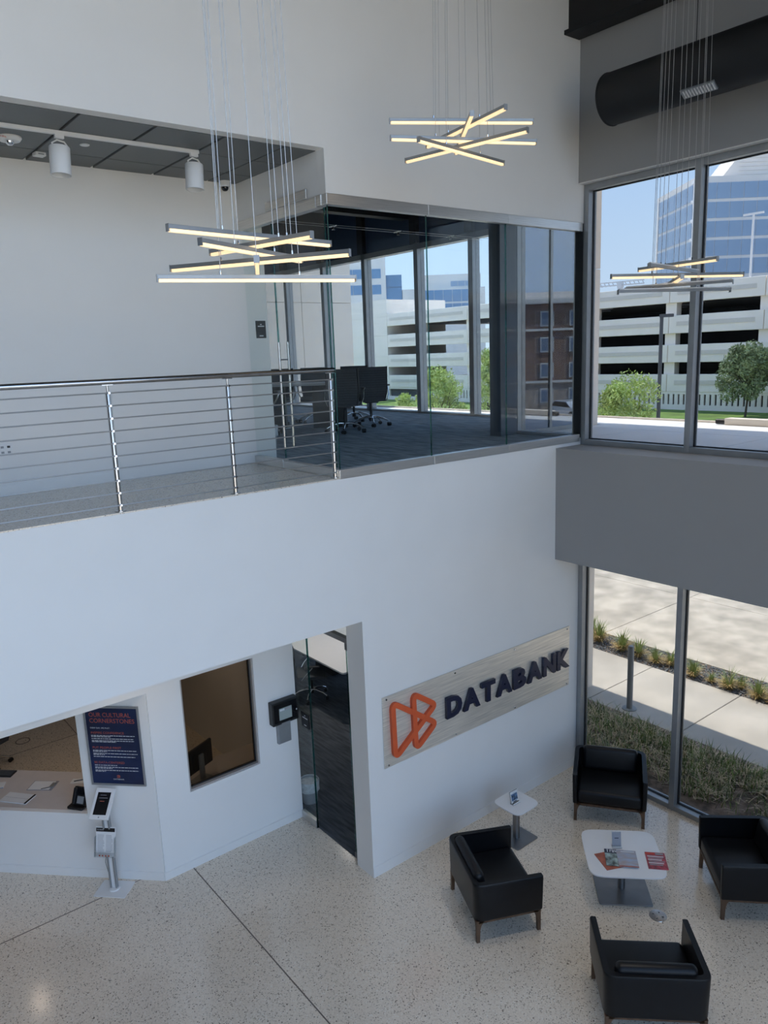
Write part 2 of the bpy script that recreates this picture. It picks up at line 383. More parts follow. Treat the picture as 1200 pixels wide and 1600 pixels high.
# black beam and duct above
bm_ = thing('steel_beam', 'black steel beam along the top of the right wall', 'beam')
B(3.27, 3.30, YB, 0.0, 9.235, 10.65).build('web', 'black_steel', bm_)
B(3.19, 3.46, YB, -0.002, 9.19, 9.235).build('flange', 'black_steel', bm_)
d = thing('air_duct', 'black round air duct hung along the upper right wall', 'duct', (3.0, -0.78, 8.29))
prof = []
MB().cyl((0, 0, 0), (0, -6.8, 0.0), 0.255, n=40).build('duct_body', 'duct_black', d, smooth=True)
MB().lathe([(0.258, -0.012), (0.262, 0.0), (0.258, 0.012)], n=40).build('end_band', 'duct_black', d).rotation_euler = (R(90), 0, 0)
for yy in (-2.4, -4.8): MB().cyl((0, yy, 0), (0, yy+0.03, 0), 0.259, n=40).build('seam_band', 'duct_black', d, smooth=True)
ca, sa = math.cos(R(215)), math.sin(R(215))
def dmt(y, ang, rad=0.255):
    o = Vector((math.cos(ang)*rad, y, math.sin(ang)*rad)); nrm = Vector((math.cos(ang), 0, math.sin(ang))); tx = Vector((0, 1, 0)); ty = nrm.cross(tx)
    q = Matrix((tx, ty, nrm)).transposed().to_4x4(); q.translation = o; return q
q = dmt(-1.08, R(236))
MB().box(-0.17, 0.17, -0.05, 0.05, -0.02, 0.014, q).build('register_frame', 'alu_frame', d)
rg = d.children[-1]
for k in range(11): MB().box(-0.155+k*0.029, -0.145+k*0.029, -0.038, 0.038, 0.014, 0.020, q).build('register_slat', 'white_plastic', d)
for yy in (-0.95, -4.1): MB().cyl((0, yy, 0.25), (0, yy, 2.4), 0.004, n=6).build('hanger_rod', 'black_steel', d)

# ------------------------------------------------------------------ balcony
mf = struct('floor_balcony', B(-16, -0.10, 0.28, 1.685, ZM-0.28, ZM).box(-16, -0.10, 0.003, 0.28, ZM-0.012, ZM), 'terrazzo', 'polished balcony floor behind the railing')
struct('wall_balcony', B(-16, 0.10, 1.686, 1.80, ZM, 8.0), 'paint', 'plain white back wall of the balcony')
struct('baseboard_balcony', B(-16, -0.18, 1.680, 1.686, ZM, ZM+0.10), 'paint_base')
struct('wall_over_glass_door', B(-0.19, -0.09, 0.121, 1.685, 7.202, 8.0), 'paint', 'wall strip over the glass door on the balcony')
cb = struct('ceiling_balcony', B(-16, -0.19, 0.121, 1.685, ZT+0.02, ZT+0.12), 'panel_joint', 'grey metal panel ceiling over the balcony')
rows = [(0.125, 0.70), (0.715, 1.275), (1.29, 1.683)]
x = -0.515
pan = {}
xs = [(-0.51, -0.195)]+[(-0.515-0.6*k-0.585, -0.515-0.6*k-0.012) for k in range(9)]
for (a, b) in xs:
    for (c, dd) in rows:
        B(a, b, c, dd, ZT-0.004, ZT+0.018).build('panel', 'panel_grey', cb, bevel=0.002, seg=1)
# railing
rail = thing('balcony_railing', 'stainless balcony railing with thin horizontal rods and round handrail', 'railing', (-0.205, 0.06, ZM))
postx = [0.0, -1.094, -2.143, -3.19, -4.24]
pm = MB().lathe([(0.045, 0), (0.045, 0.008), (0.021, 0.010), (0.021, 0.955), (0.019, 0.962), (0.010, 0.965), (0.010, 1.02)], n=18).mesh('post', 'rail_steel', smooth=True)
bead = MB().cyl((0, -0.038, 0), (0, -0.012, 0), 0.0095, n=10).mesh('rod_clamp', 'chrome', smooth=True)
sad = MB().box(-0.045, 0.045, -0.012, 0.012, 1.018, 1.026).mesh('saddle', 'rail_steel')
for px in postx:
    p = link('post', pm, rail, (px, 0, 0))
    link('saddle', sad, p)
    for k in range(10): link('rod_clamp', bead, p, (0, 0, 0.055+0.1005*k))
for k in range(10):
    MB().cyl((-6.2, -0.028, 0.055+0.1005*k), (0.012, -0.028, 0.055+0.1005*k), 0.0056, n=8).build('rod', 'rod_steel', rail, smooth=True)
MB().tube([(-6.2, 0, 1.047), (0.045, 0, 1.047)], 0.0235, n=16).build('handrail', 'rail_steel', rail, smooth=True)
# outlet on the wall
o = thing('wall_outlet', 'white outlet plate low on the balcony wall', 'outlet', (-2.80, 1.686, 5.0))
B(-0.06, 0.06, -0.006, 0, -0.06, 0.06).build('plate', 'white_plastic', o, bevel=0.002)
for xx in (-0.028, 0.028):
    for zz in (-0.025, 0.025): B(xx-0.013, xx+0.013, -0.008, -0.005, zz-0.010, zz+0.010).build('socket', 'grey_plastic' if xx < 0 or zz < 0 else 'black_plastic', o)
# track lights
tr = thing('light_track', 'white ceiling track with two cylinder spotlights over the balcony', 'track light', (-1.12, 0.62, ZT))
B(-5.0, 0, -0.018, 0.018, -0.034, -0.006).build('track', 'white_plastic', tr)
for i, hx in enumerate((-1.20, -0.045)):
    h = B(hx-0.035, hx+0.035, -0.016, 0.016, -0.062, -0.034).build('spot_adapter', 'white_plastic', tr)
    MB().tube([(hx-0.06, 0, -0.19), (hx-0.06, 0, -0.10), (hx-0.02, 0, -0.075), (hx+0.035, 0, -0.085), (hx+0.06, 0, -0.12), (hx+0.06, 0, -0.21)], 0.007, n=8).build('yoke', 'white_plastic', tr)
    sp = MB().lathe([(0.0, -0.128), (0.076, -0.128), (0.080, -0.134), (0.080, -0.345), (0.072, -0.345), (0.070, -0.25), (0.0, -0.245)], n=28).build('spot_can', 'white_plastic', tr, smooth=True)
    sp.location = (hx, 0, 0.0); sp.rotation_euler = (R(-3), R(4), 0)
o = thing('fire_strobe', 'white ceiling strobe alarm with clear dome and red lettering', 'alarm', (-2.60, 0.99, ZT-0.004))
MB().lathe([(0.095, 0), (0.095, -0.012), (0.078, -0.032), (0.0, -0.034)], n=28).build('housing', 'white_plastic', o, smooth=True)
MB().lathe([(0.034, -0.032), (0.032, -0.05), (0.018, -0.064), (0, -0.067)], n=18).build('strobe_lens', 'chrome', o, smooth=True)
label_text('alarm_lettering', 'FIRE', 0.026, 'print_red', o, Matrix.Translation((-0.088, -0.086, -0.030)) @ Matrix.Rotation(R(62), 4, 'X'))
o = thing('ceiling_sensor', 'small square white sensor on the balcony ceiling', 'sensor', (-2.27, 1.37, ZT-0.004), R(8))
B(-0.045, 0.045, -0.04, 0.04, -0.03, 0).build('housing', 'white_plastic', o, bevel=0.004)
B(-0.025, 0.025, -0.042, -0.038, -0.022, -0.012).build('vent_slot', 'grey_plastic', o)
tag(MB().lathe([(0.04, 0), (0.04, -0.006), (0.034, -0.009), (0, -0.009)], (-2.02, 0.918, ZT-0.004), n=24).build('sprinkler_cover', 'white_plastic', smooth=True), 'round white sprinkler cover plate in the balcony ceiling', 'sprinkler cover')
o = thing('dome_camera', 'small white dome security camera at the wall corner', 'camera', (-0.36, 1.60, ZT-0.004))
MB().lathe([(0.058, 0), (0.058, -0.045), (0.046, -0.058), (0, -0.058)], n=24).build('housing', 'white_plastic', o, smooth=True)
MB().lathe([(0.038, -0.056), (0.036, -0.078), (0.022, -0.096), (0, -0.101)], n=20).build('lens_dome', 'screen_black', o, smooth=True)

# ------------------------------------------------------------------ conference room on the upper floor
cf = struct('floor_conference', B(-0.10, 3.74, 0.27, 12, ZM-0.25, ZM+0.012).box(3.74, 5.50, 1.50, 12, ZM-0.25, ZM+0.012).box(-0.10, 3.74, 0.076, 0.27, ZM-0.012, ZM+0.012), 'carpet', 'dark streaked carpet of the glass conference room')
struct('ceiling_conference', B(-0.09, 3.76, 0.12, 12, 8.9, 9.0).box(3.76, 5.6, 1.50, 12, 8.9, 9.0), 'black_steel', 'black exposed ceiling of the conference room')
for k, yy in enumerate((2.6, 5.4, 8.2)): tag(B(0.1, 5.5, yy, yy+0.22, 8.2, 8.9).build('ceiling_beam', 'black_steel'), ['black ceiling beam nearest the conference glass', 'middle black ceiling beam of the conference room', 'farthest black ceiling beam of the conference room'][k], 'beam', 'beams of the conference room')
struct('wall_conference_left', B(0.0, 0.10, 1.80, 12, ZM, 9.0), 'paint')
struct('wall_conference_back', B(0.0, 5.6, 12, 12.2, 0, 10.7), 'paint')
gw = sempty('wall_conference_glass', 'frameless glass front of the conference room')
def channel(name, *a): return B(*a).build(name, 'stainless', gw, bevel=0.004)
for (a, b) in ((-0.19, 1.06), (1.062, 2.248), (2.25, 3.575)):
    channel('base_channel', a, b, -0.006, 0.075, ZM-0.012, 4.645); channel('head_channel', a, b, -0.006, 0.075, 7.107, 7.205)
channel('base_channel', -0.19, -0.115, 0.076, 1.06, ZM, 4.645); channel('base_channel', -0.19, -0.115, 1.064, 1.684, ZM, 4.655)
channel('head_channel', -0.20, -0.115, 0.076, 0.16, 7.107, 7.205); channel('head_channel', -0.20, -0.115, 0.165, 1.684, 7.10, 7.20)
B(-0.212, -0.20, 0.30, 1.06, 7.205, 7.29).build('closer_cover', 'stainless', gw, bevel=0.003)
for (a, b) in ((-0.158, 1.056), (1.064, 2.245), (2.252, 3.57)): B(a, b, 0.030, 0.042, 4.645, 7.107).build('pane', 'glass_clear', gw)
for xx in (1.060, 2.2485): B(xx-0.003, xx+0.003, 0.028, 0.044, 4.645, 7.107).build('joint', 'glass_edge', gw)
B(-0.162, -0.156, 0.028, 0.044, 4.645, 7.107).build('joint', 'glass_edge', gw)
B(-0.158, -0.146, 1.068, 1.684, 4.655, 7.10).build('pane', 'glass_clear', gw)
B(3.572, 3.592, -0.004, 0.10, 4.60, 7.20).build('end_post', 'gasket', gw)
dr = sempty('door_1', 'frameless glass conference door with long steel pulls', (-0.152, 0.10, ZM))
B(-0.006, 0.006, 0.0, 0.955, 0.095, 2.53).build('pane', 'glass_clear', dr)
B(-0.008, 0.008, 0.955, 0.963, 0.095, 2.53).build('joint', 'glass_edge', dr); B(-0.008, 0.008, -0.006, 0.0, 0.095, 2.53).build('joint', 'glass_edge', dr)
for s in (-1, 1):
    MB().cyl((s*0.055, 0.87, 0.22), (s*0.055, 0.87, 1.34), 0.013, n=14).build('handle', 'rail_steel', dr, smooth=True)
for z in (0.44, 1.16): MB().cyl((-0.055, 0.87, z), (0.055, 0.87, z), 0.007, n=10).build('handle_standoff', 'rail_steel', dr)
o = thing('room_plaque', 'small black room plaque beside the upper glass door', 'sign', (0.0, 1.686, 6.065))
B(-0.062, 0.062, -0.012, 0, -0.095, 0.095).build('plate', 'black_plastic', o, bevel=0.002)
for k, (w_, zz) in enumerate(((0.02, 0.055), (0.08, 0.035), (0.05, -0.07))): B(-w_/2, w_/2, -0.0135, -0.012, zz-0.006, zz+0.006).build('print_line', 'print_white', o)
# conference windows along the outer wall
def lowbay(name, label, y0, y1, z0, z1, xf, gl='glass_conf', nz=0.0):
    w = sempty(name, label)
    B(xf, xf+0.18, y0-0.11, y0, z0, z1).build('mullion', 'alu_frame', w)
    B(xf, xf+0.18, y0, y1, z0, z0+0.05).build('window_sill', 'alu_frame', w)
    B(xf, xf+0.18, y0, y1, z1-0.10, z1).build('window_head', 'alu_frame', w)
    B(xf+0.08, xf+0.09, y0, y1-0.11, z0+0.05, z1-0.1).build('pane', gl, w)
ys = [1.50, 3.85, 5.30, 6.94, 8.45, 10.0, 11.9]
for i in range(6):
    lowbay('window_%d' % n, 'conference window bay number %s from the column' % ['one', 'two', 'three', 'four', 'five', 'six'][i], ys[i]+(0.11 if i == 0 else 0.0), ys[i+1], ZM, 7.74, 5.45); n += 1
for i in range(6):
    if i: tag(B(5.38, 5.47, ys[i]-0.16, ys[i]+0.02, 7.74, 8.9).build('trim_%d' % (i+1), 'black_steel'), None, None, None, 'structure')
    B_ = struct('wall_spandrel_%d' % i, B(5.47, 5.6, ys[i]+0.02, ys[i+1]-0.16, 7.74, 8.9), 'spandrel_blue')
for i in range(6):
    lowbay('window_%d' % n, None, ys[i]+(0.11 if i == 0 else 0.0), ys[i+1], 0.0, 3.0, 5.45); n += 1
struct('wall_slab_edge', B(5.45, 5.65, 1.50, 12, 3.0, ZM-0.001), 'paint')
# reflective wing wall that steps out beside the column
jg = sempty('window_%d' % n, 'blue reflective outside glass beyond the column'); n += 1
B(3.76, 5.62, 1.42, 1.435, 4.50, 9.5).build('pane', 'glass_blue', jg)
for xx in (3.76, 4.70): B(xx, xx+0.05, 1.40, 1.49, 4.50, 9.5).build('mullion', 'alu_frame', jg)
B(3.76, 5.62, 1.39, 1.49, 4.50, 4.56).build('window_sill', 'alu_frame', jg)
struct('wall_wing_lower', B(3.745, 5.62, 1.40, 1.50, 0, 4.20), 'paint')
struct('wall_pier', B(5.62, 5.96, 1.46, 1.86, -0.05, 6.9).box(5.62, 5.96, 1.46, 1.86, 6.915, 9.6), 'precast', 'pale outside pier at the corner of the wing')
struct('wall_column', B(3.30, 3.63, 1.10, 1.30, ZM, 8.9), 'column_blue', 'dark blue-grey column in the conference room')
struct('wall_behind_column', B(3.63, 3.76, 1.22, 1.40, 0, 9.0), 'column_blue')
w = sempty('window_%d' % n, 'narrow outer window between the lobby corner and the column'); n += 1
B(3.64, 3.80, 1.10, 1.21, ZM, 8.9).build('mullion', 'alu_frame', w); B(3.64, 3.80, 0.13, 1.10, ZM, ZM+0.06).build('window_sill', 'alu_frame', w)
B(3.64, 3.80, 0.13, 1.10, 8.2, 8.9).build('window_head', 'spandrel_blue', w); B(3.72, 3.73, 0.13, 1.10, ZM+0.06, 8.2).build('pane', 'glass_win', w)
struct('wall_corner', B(3.594, 3.80, 0.0, 0.13, ZM+0.001, 10.7).box(3.594, 3.80, 0.0, 0.27, 0, ZM), 'paint')
struct('wall_lower_side', B(3.62, 3.76, 0.27, 1.22, 0, ZS), 'paint')

# ------------------------------------------------------------------ lower recess, reception and the room behind the sign
struct('ceiling_recess', B(-16, 0.05, 0.27, 1.53, ZS, ZS+0.08), 'paint')
struct('ceiling_lower', B(-16, 5.5, 1.53, 12, 3.03, 3.12).box(0.05, 3.62, 0.27, 1.53, 3.03, 3.12), 'paint')
wr = MB()
X0, X1, Z0, Z1 = -1.407, -0.500, 0.945, 2.31
wr.box(-1.79, X0, 1.53, 1.66, 0, ZS).box(X1, 0.05, 1.53, 1.66, 0, ZS).box(X0, X1, 1.53, 1.66, 0, Z0).box(X0, X1, 1.53, 1.66, Z1, ZS).box(-16, -1.79, 1.53, 1.62, 2.275, ZS)
struct('wall_recess', wr, 'paint', 'white recessed wall with the tinted service window')
struct('baseboard_recess', B(-1.80, 0.045, 1.522, 1.53, 0, 0.095).box(-1.80, 0.045, 1.526, 1.53, 0.101, 0.105), 'paint_base')
tw = sempty('window_%d' % n, 'tinted service window in the recessed wall'); n += 1
B(X0, X1, 1.545, 1.65, Z0, Z0+0.02).build('window_sill', 'trim_taupe', tw); B(X1-0.02, X1, 1.545, 1.65, Z0+0.02, Z1).build('jamb', 'trim_taupe', tw); B(X0, X0+0.02, 1.545, 1.65, Z0+0.02, Z1).build('jamb', 'trim_taupe', tw)
B(X0+0.02, X1-0.02, 1.60, 1.608, Z0+0.02, Z1).build('pane', 'glass_bronze', tw)
g = MB(); g.box(X0+0.02, X1-0.02, 1.59, 1.62, Z0+0.02, Z0+0.032).box(X1-0.032, X1-0.02, 1.59, 1.62, Z0+0.02, Z1); g.build('gasket', 'gasket', tw)
# angled reception front: local x runs along it, local y goes inwards
ARZ = math.atan2(-0.717, 0.697)
AMW = Matrix.Translation((-1.80, 1.535, 0)) @ Matrix.Rotation(ARZ, 4, 'Z')
ang = sempty('wall_reception', 'angled white reception front with a wide counter opening', (-1.80, 1.535, 0), ARZ)
def A_(s0, s1, *a): return B(-s1, -s0, *a)
A_(0, 0.835, 0, 0.14, 0, 3.02).build('pier', 'paint', ang); A_(0.835, 7, 0, 0.14, 0, 0.785).build('counter_front', 'paint', ang); A_(0.835, 7, 0, 0.14, 2.75, 3.02).build('lintel', 'paint', ang)
A_(0.8355, 7, -0.014, 0.05, 0.785, 0.812).build('counter_cap', 'paint_base', ang, bevel=0.003)
A_(0.004, 7, -0.007, 0, 0, 0.105).build('baseboard', 'paint_base', ang); A_(0.004, 7, -0.003, 0, 0.111, 0.115).build('base_reveal', 'paint_base', ang)
struct('wall_reception_back', B(-16, 0.05, 9.0, 9.2, 0, 3.1), 'trim_taupe', None)
struct('wall_partition', B(0.0, 0.06, 1.66, 9.0, 0, 3.03), 'paint', None)
dk = thing('reception_desk', 'long pale desk top behind the reception opening', 'desk', (-1.80, 1.535, 0), ARZ)
A_(0.85, 4.2, 0.055, 0.84, 0.786, 0.805).build('desk_top', 'desk_top', dk, bevel=0.004)
for xx in (0.9, 4.1): A_(xx-0.02, xx+0.02, 0.2, 0.80, 0, 0.786).build('panel_leg', 'desk_top', dk)
dk2 = thing('service_desk', 'pale worktop behind the tinted service window', 'desk')
B(-1.55, -0.10, 1.67, 2.35, 0.745, 0.775).build('desk_top', 'desk_top', dk2)
for xx in (-1.5, -0.15): B(xx-0.02, xx+0.02, 1.7, 2.3, 0, 0.745).build('panel_leg', 'desk_top', dk2)
# recessed downlights
def downlight(x, y, z, power, label, cool=False):
    o = thing('recessed_downlight', label, 'ceiling light', (x, y, z), group='recessed downlights')
    MB().lathe([(0.085, 0), (0.085, -0.006), (0.070, -0.006), (0.066, 0.0)], n=24).build('trim_ring', 'white_plastic', o)
    MB().cyl((0, 0, -0.003), (0, 0, -0.001), 0.066, n=24).build('lens', 'downlight_led', o)
    l = light('downlight_lamp', 'SPOT', (x, y, z-0.03), power, (1.0, 0.80, 0.62), spot_size=R(125), spot_blend=0.8, shadow_soft_size=0.07)
    if cool: l.data.color = (1.0, 0.93, 0.86)
    l.parent = o; l.location = (0, 0, -0.03)
DL = [(-2.0, 0.95, ZS, 10, 'warm downlight over the recess by the reception corner'), (-4.0, 0.9, ZS, 20, 'warm downlight under the balcony left of the reception'), (-6.0, 0.9, ZS, 24, 'warm downlight farthest left under the balcony'),
      (-2.8, 4.2, 3.03, 11, 'warm downlight inside the reception'), (-1.0, 3.4, 3.03, 34, 'warm downlight behind the service window'),
      (2.6, 4.2, 3.03, 95, 'neutral downlight over the lower meeting table', True)]  # last one is an added lamp standing in for window light on the table
for a in DL: downlight(*a)
for i, (x, y) in enumerate(((1.9, -1.6), (1.3, -3.6), (-0.9, -2.4))):  # unseen fill spots added to brighten the seating floor
    o = thing('high_downlight', 'recessed lobby ceiling downlight %s' % ['over the window corner', 'over the near armchair', 'over the open floor'][i], 'ceiling light', (x, y, 10.70), group='lobby ceiling downlights')
    MB().lathe([(0.16, 0), (0.16, -0.012), (0.13, -0.012), (0.125, 0.0)], n=28).build('trim_ring', 'white_plastic', o)
    MB().cyl((0, 0, -0.006), (0, 0, -0.002), 0.125, n=28).build('lens', 'downlight_led', o)
    l = light('downlight_lamp', 'SPOT', (0, 0, 0), 230, (1.0, 0.94, 0.87), spot_size=R(46), spot_blend=0.9, shadow_soft_size=0.25)
    l.parent = o; l.location = (0, 0, -0.05)
# glass entry to the room behind the sign
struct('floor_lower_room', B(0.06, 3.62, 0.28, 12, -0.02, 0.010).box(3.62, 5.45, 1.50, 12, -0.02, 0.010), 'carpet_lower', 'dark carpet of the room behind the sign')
en = sempty('window_%d' % n, 'glass side panel beside the lower glass door'); n += 1
B(0.045, 0.057, 1.20, 1.525, 0.10, 3.02).build('pane', 'glass_clear', en); B(0.03, 0.075, 1.20, 1.525, 0.0, 0.10).build('base_channel', 'stainless', en, bevel=0.003)
B(0.04, 0.062, 1.192, 1.20, 0.0, 3.02).build('joint', 'glass_edge', en)
B(0.045, 0.057, 0.29, 1.19, 2.74, 3.02).build('transom_pane', 'glass_clear', en)
B(0.02, 0.08, 0.28, 1.19, 2.68, 2.74).build('head_channel', 'base_steel', en, bevel=0.003)
struct('wall_jamb', B(0.0, 0.08, 0.27, 0.30, 0, ZS), 'paint')
d2 = sempty('door_2', 'lower glass door standing open into the room', (0.06, 0.40, 0))
B(0.0, 0.78, -0.006, 0.006, 0.08, 2.66).build('pane', 'glass_clear', d2)
B(-0.004, 0.0, -0.007, 0.007, 0.08, 2.66).build('joint', 'glass_edge', d2)
B(-0.01, 0.16, -0.02, 0.02, 0.012, 0.08).build('pivot_fitting', 'base_steel', d2, bevel=0.003); B(-0.01, 0.16, -0.02, 0.02, 2.58, 2.66).build('pivot_fitting', 'base_steel', d2, bevel=0.003)
B(-0.02, 0.06, -0.10, -0.03, 0.0, 0.05).build('floor_closer', 'base_steel', d2, bevel=0.003)
for s in (-1, 1): MB().cyl((0.68, s*0.05, 0.6), (0.68, s*0.05, 1.6), 0.012, n=12).build('handle', 'rail_steel', d2)
# ================================================================== THINGS IN THE LOBBY
# ------------------------------------------------------------------ wall sign
sg = thing('wall_sign', 'brushed steel company sign with orange emblem and raised navy letters', 'sign', (0.21, -0.001, 1.265))
B(0, 3.195, -0.014, -0.004, 0, 0.838).build('plate', 'brushed', sg, bevel=0.0015)
lc = [(0.315, 2.019), (0.94, 1.572), (0.633, 1.349), (0.612, 2.03), (0.939, 1.801), (0.328, 1.354)]
lc = [(a-0.21+0.014, b-1.265) for a, b in lc]
def band(pts, w, y0, y1, rad=0.055, dy=0.0015):
    # closed rounded polyline swept with a flat section
    path = []; n_ = len(pts)
    for i in range(n_):
        p = Vector((*pts[i], 0)); a = Vector((*pts[i-1], 0)); c = Vector((*pts[(i+1) % n_], 0))
        da = (a-p).normalized(); dc = (c-p).normalized(); ang_ = da.angle(dc); t = min(rad/math.tan(ang_/2), 0.14)
        p0 = p+da*t; p1 = p+dc*t
        for k in range(9):
            u = k/8; path.append(p0*(1-u)**2+p*2*u*(1-u)+p1*u*u)
    b = MB(); m_ = len(path); vs = []
    for i in range(m_):
        tn = (path[(i+1) % m_]-path[i-1]).normalized(); nr = Vector((-tn.y, tn.x, 0))*w/2
        for q in (path[i]+nr, path[i]-nr):
            vs += [(q.x, y0+dy*math.sin(2*math.pi*i/m_+0.4), q.y), (q.x, y1, q.y)]
    fs = []
    for i in range(m_):
        j = (i+1) % m_
        a0, b0, a1, b1 = i*4, i*4+2, j*4, j*4+2
        fs += [(a0, a1, b1, b0), (a0+1, b0+1, b1+1, a1+1), (a0, a0+1, a1+1, a1), (b0, b1, b1+1, b0+1)]
    b.add(vs, fs); return b
band(lc, 0.062, -0.052, -0.014, 0.05).build('emblem', 'orange', sg)
x = 1.10-0.21+0.018
me = None
ws = {'D': 0.245, 'A': 0.275, 'T': 0.235, 'B': 0.235, 'N': 0.25, 'K': 0.255}
word = 'DATABANK'; tot = sum(ws[c] for c in word); gap = (3.345-1.10-tot)/7
for ch in word:
    label_text('letter', ch, 0.36, 'navy', sg, Matrix.Translation((x, -0.040, 0.292)) @ UPRIGHT, depth=0.036, width=ws[ch], offset=0.016, height=0.262)
    x += ws[ch]+gap
bolt = MB().lathe([(0, 0.010), (0.010, 0.010), (0.013, 0.006), (0.013, 0)], n=14).mesh('bolt', 'chrome', smooth=True); bolt.transform(Matrix.Rotation(R(90), 4, 'X'))
for xx in (0.052, 1.08, 2.11, 3.14):
    for zz in (0.028, 0.808): link('bolt', bolt, sg, (xx, -0.014, zz))

# ------------------------------------------------------------------ armchairs
def rounded(pts, rad, n=5):
    out = []
    for i, p in enumerate(pts):
        p = Vector(p); a = Vector(pts[i-1]); c = Vector(pts[(i+1) % len(pts)]); r = rad[i] if isinstance(rad, (list, tuple)) else rad
        if r < 1e-5: out.append(tuple(p)); continue
        da = (a-p).normalized(); dc = (c-p).normalized(); p0 = p+da*r; p1 = p+dc*r
        for k in range(n+1):
            u = k/n; q = p0*(1-u)**2+p*2*u*(1-u)+p1*u*u; out.append((q.x, q.y))
    return out
def cushion(cx, cy, cz, sx, sy, sz, rad, crown=0.0, seg=4):
    b = MB(); nx, ny, nzz = 8, 8, 3
    b.box(cx-sx/2, cx+sx/2, cy-sy/2, cy+sy/2, cz-sz/2, cz+sz/2)
    return b
def armchair():
    t = thing('armchair', 'x', 'armchair', group='black leather armchairs of the seating group')
    w, d, th = 0.43, 0.355, 0.05
    U = rounded([(-w, -d), (-w, d), (w, d), (w, -d), (w-th, -d), (w-th, d-th), (-w+th, d-th), (-w+th, -d)], [0.015, 0.09, 0.09, 0.015, 0.015, 0.045, 0.045, 0.015])
    m_ = len(U); zs = [0.240, 0.258, 0.62, 0.640, 0.648]; ins = [0.010, 0.0, -0.014, -0.012, -0.004]
    b = MB(); vs = []
    for zi, z in enumerate(zs):
        k = 1-ins[zi]*1.2
        for p in U: vs.append((p[0]*k, p[1]*k, z - (0.022*(0.5-p[1]/(2*d)) if zi >= 2 else 0)))
    fs = []
    for zi in range(len(zs)-1):
        for i in range(m_): fs.append((zi*m_+i, zi*m_+(i+1) % m_, (zi+1)*m_+(i+1) % m_, (zi+1)*m_+i))
    fs += [tuple(reversed(range(m_))), tuple(range((len(zs)-1)*m_, len(zs)*m_))]
    b.add(vs, fs); b.build('shell', 'leather', t, smooth=True)
    B(-w+th-0.004, w-th+0.004, -d+0.005, d-th+0.01, 0.243, 0.412).build('seat_cushion', 'leather', t, bevel=0.045, seg=5, smooth=True)
    bc = B(-0.335, 0.335, -0.055, 0.055, 0, 0.30).build('back_cushion', 'leather', t, bevel=0.05, seg=5, smooth=True)
    bc.location = (0, d-th-0.075, 0.405); bc.rotation_euler = (R(-9), 0, 0)
    fr = MB(); i0 = 0.028
    for s in (-1, 1):
        fr.box(s*(w-i0)-0.014, s*(w-i0)+0.014, -d+0.04, d-0.04, 0.212, 0.240)
        fr.box(-w+0.042, w-0.042, s*(d-i0)-0.014, s*(d-i0)+0.014, 0.212, 0.240)
    fr.build('seat_frame', 'walnut', t)
    for sx in (-1, 1):
        for sy in (-1, 1):
            cx, cy = sx*(w-i0), sy*(d-i0); L = MB()
            prof = [(0, 0.009, 0, 0), (0.14, 0.014, 0, 0), (0.185, 0.018, 0.008, 0.008), (0.215, 0.026, 0.018, 0.018), (0.24, 0.040, 0.03, 0.03)]
            vs = []
            for z, h, ox, oy in prof:
                ex = 0.010+h*0.5; bx = cx+sx*0.008; by = cy+sy*0.008
                xa, xb = bx+sx*0.006, bx-sx*(2*ex)+(-sx*ox); ya, yb = by+sy*0.006, by-sy*(2*ex)+(-sy*oy)
                if h > 0.02: pass
                vs += [(xa, ya, z), (xb, ya, z), (xb, yb if h < 0.02 else yb, z), (xa, yb, z)]
            fs = []
            for k in range(len(prof)-1):
                for i in range(4): fs.append((k*4+i, k*4+(i+1) % 4, k*4+4+(i+1) % 4, k*4+4+i))
            fs += [(0, 1, 2, 3), tuple(len(prof)*4-4+i for i in (3, 2, 1, 0))]
            L.add(vs, fs); L.build('leg', 'walnut', t, bevel=0.002, seg=1)
    return t
arm0 = armchair()
AC = [((0.665, -1.205), (0.905, -0.43), 'black leather armchair left of the coffee table, beside the sign wall'),
      ((3.040, -0.945), (-0.82, -0.57), 'black leather armchair in the window corner behind the coffee table'),
      ((2.797, -2.788), (-0.695, 0.72), 'black leather armchair cut by the right edge of the photo'),
      ((0.755, -2.945), (0.694, 0.72), 'black leather armchair seen from behind, nearest the viewer')]
for i, (p, fd, lab) in enumerate(AC):
    o = arm0 if i == 0 else copy_tree(arm0)
    o.location = (p[0], p[1], 0); o.rotation_euler = (0, 0, math.atan2(fd[0], -fd[1])); o['label'] = lab

# ------------------------------------------------------------------ tables
def squircle(h, e, n=64):
    out = []
    for i in range(n):
        t = 2*math.pi*i/n; c, s_ = math.cos(t), math.sin(t)
        out.append((h*math.copysign(abs(c)**(2/e), c), h*math.copysign(abs(s_)**(2/e), s_)))
    return out
def ped_table(name, label, loc, rz, half, h, bh, cr_, e):
    t = thing(name, label, 'table', loc, rz)
    MB().prism(squircle(half, e, 80), h-0.018, h).build('table_top', 'table_white', t, bevel=0.004, smooth=True)
    MB().cyl((0, 0, 0.012), (0, 0, h-0.018), cr_, n=28).build('column', 'base_steel', t, smooth=True)
    MB().prism(rounded([(-bh, -bh), (bh, -bh), (bh, bh), (-bh, bh)], 0.025), 0, 0.012).build('base_plate', 'base_steel', t, bevel=0.002)
    return t
ped_table('coffee_table', 'low white coffee table with rounded corners among the armchairs', (1.915, -1.90, 0), R(45), 0.395, 0.43, 0.275, 0.038, 7)
ped_table('side_table', 'small square white side table on a steel post by the wall', (1.735, -0.56, 0), R(1), 0.205, 0.47, 0.185, 0.042, 5)
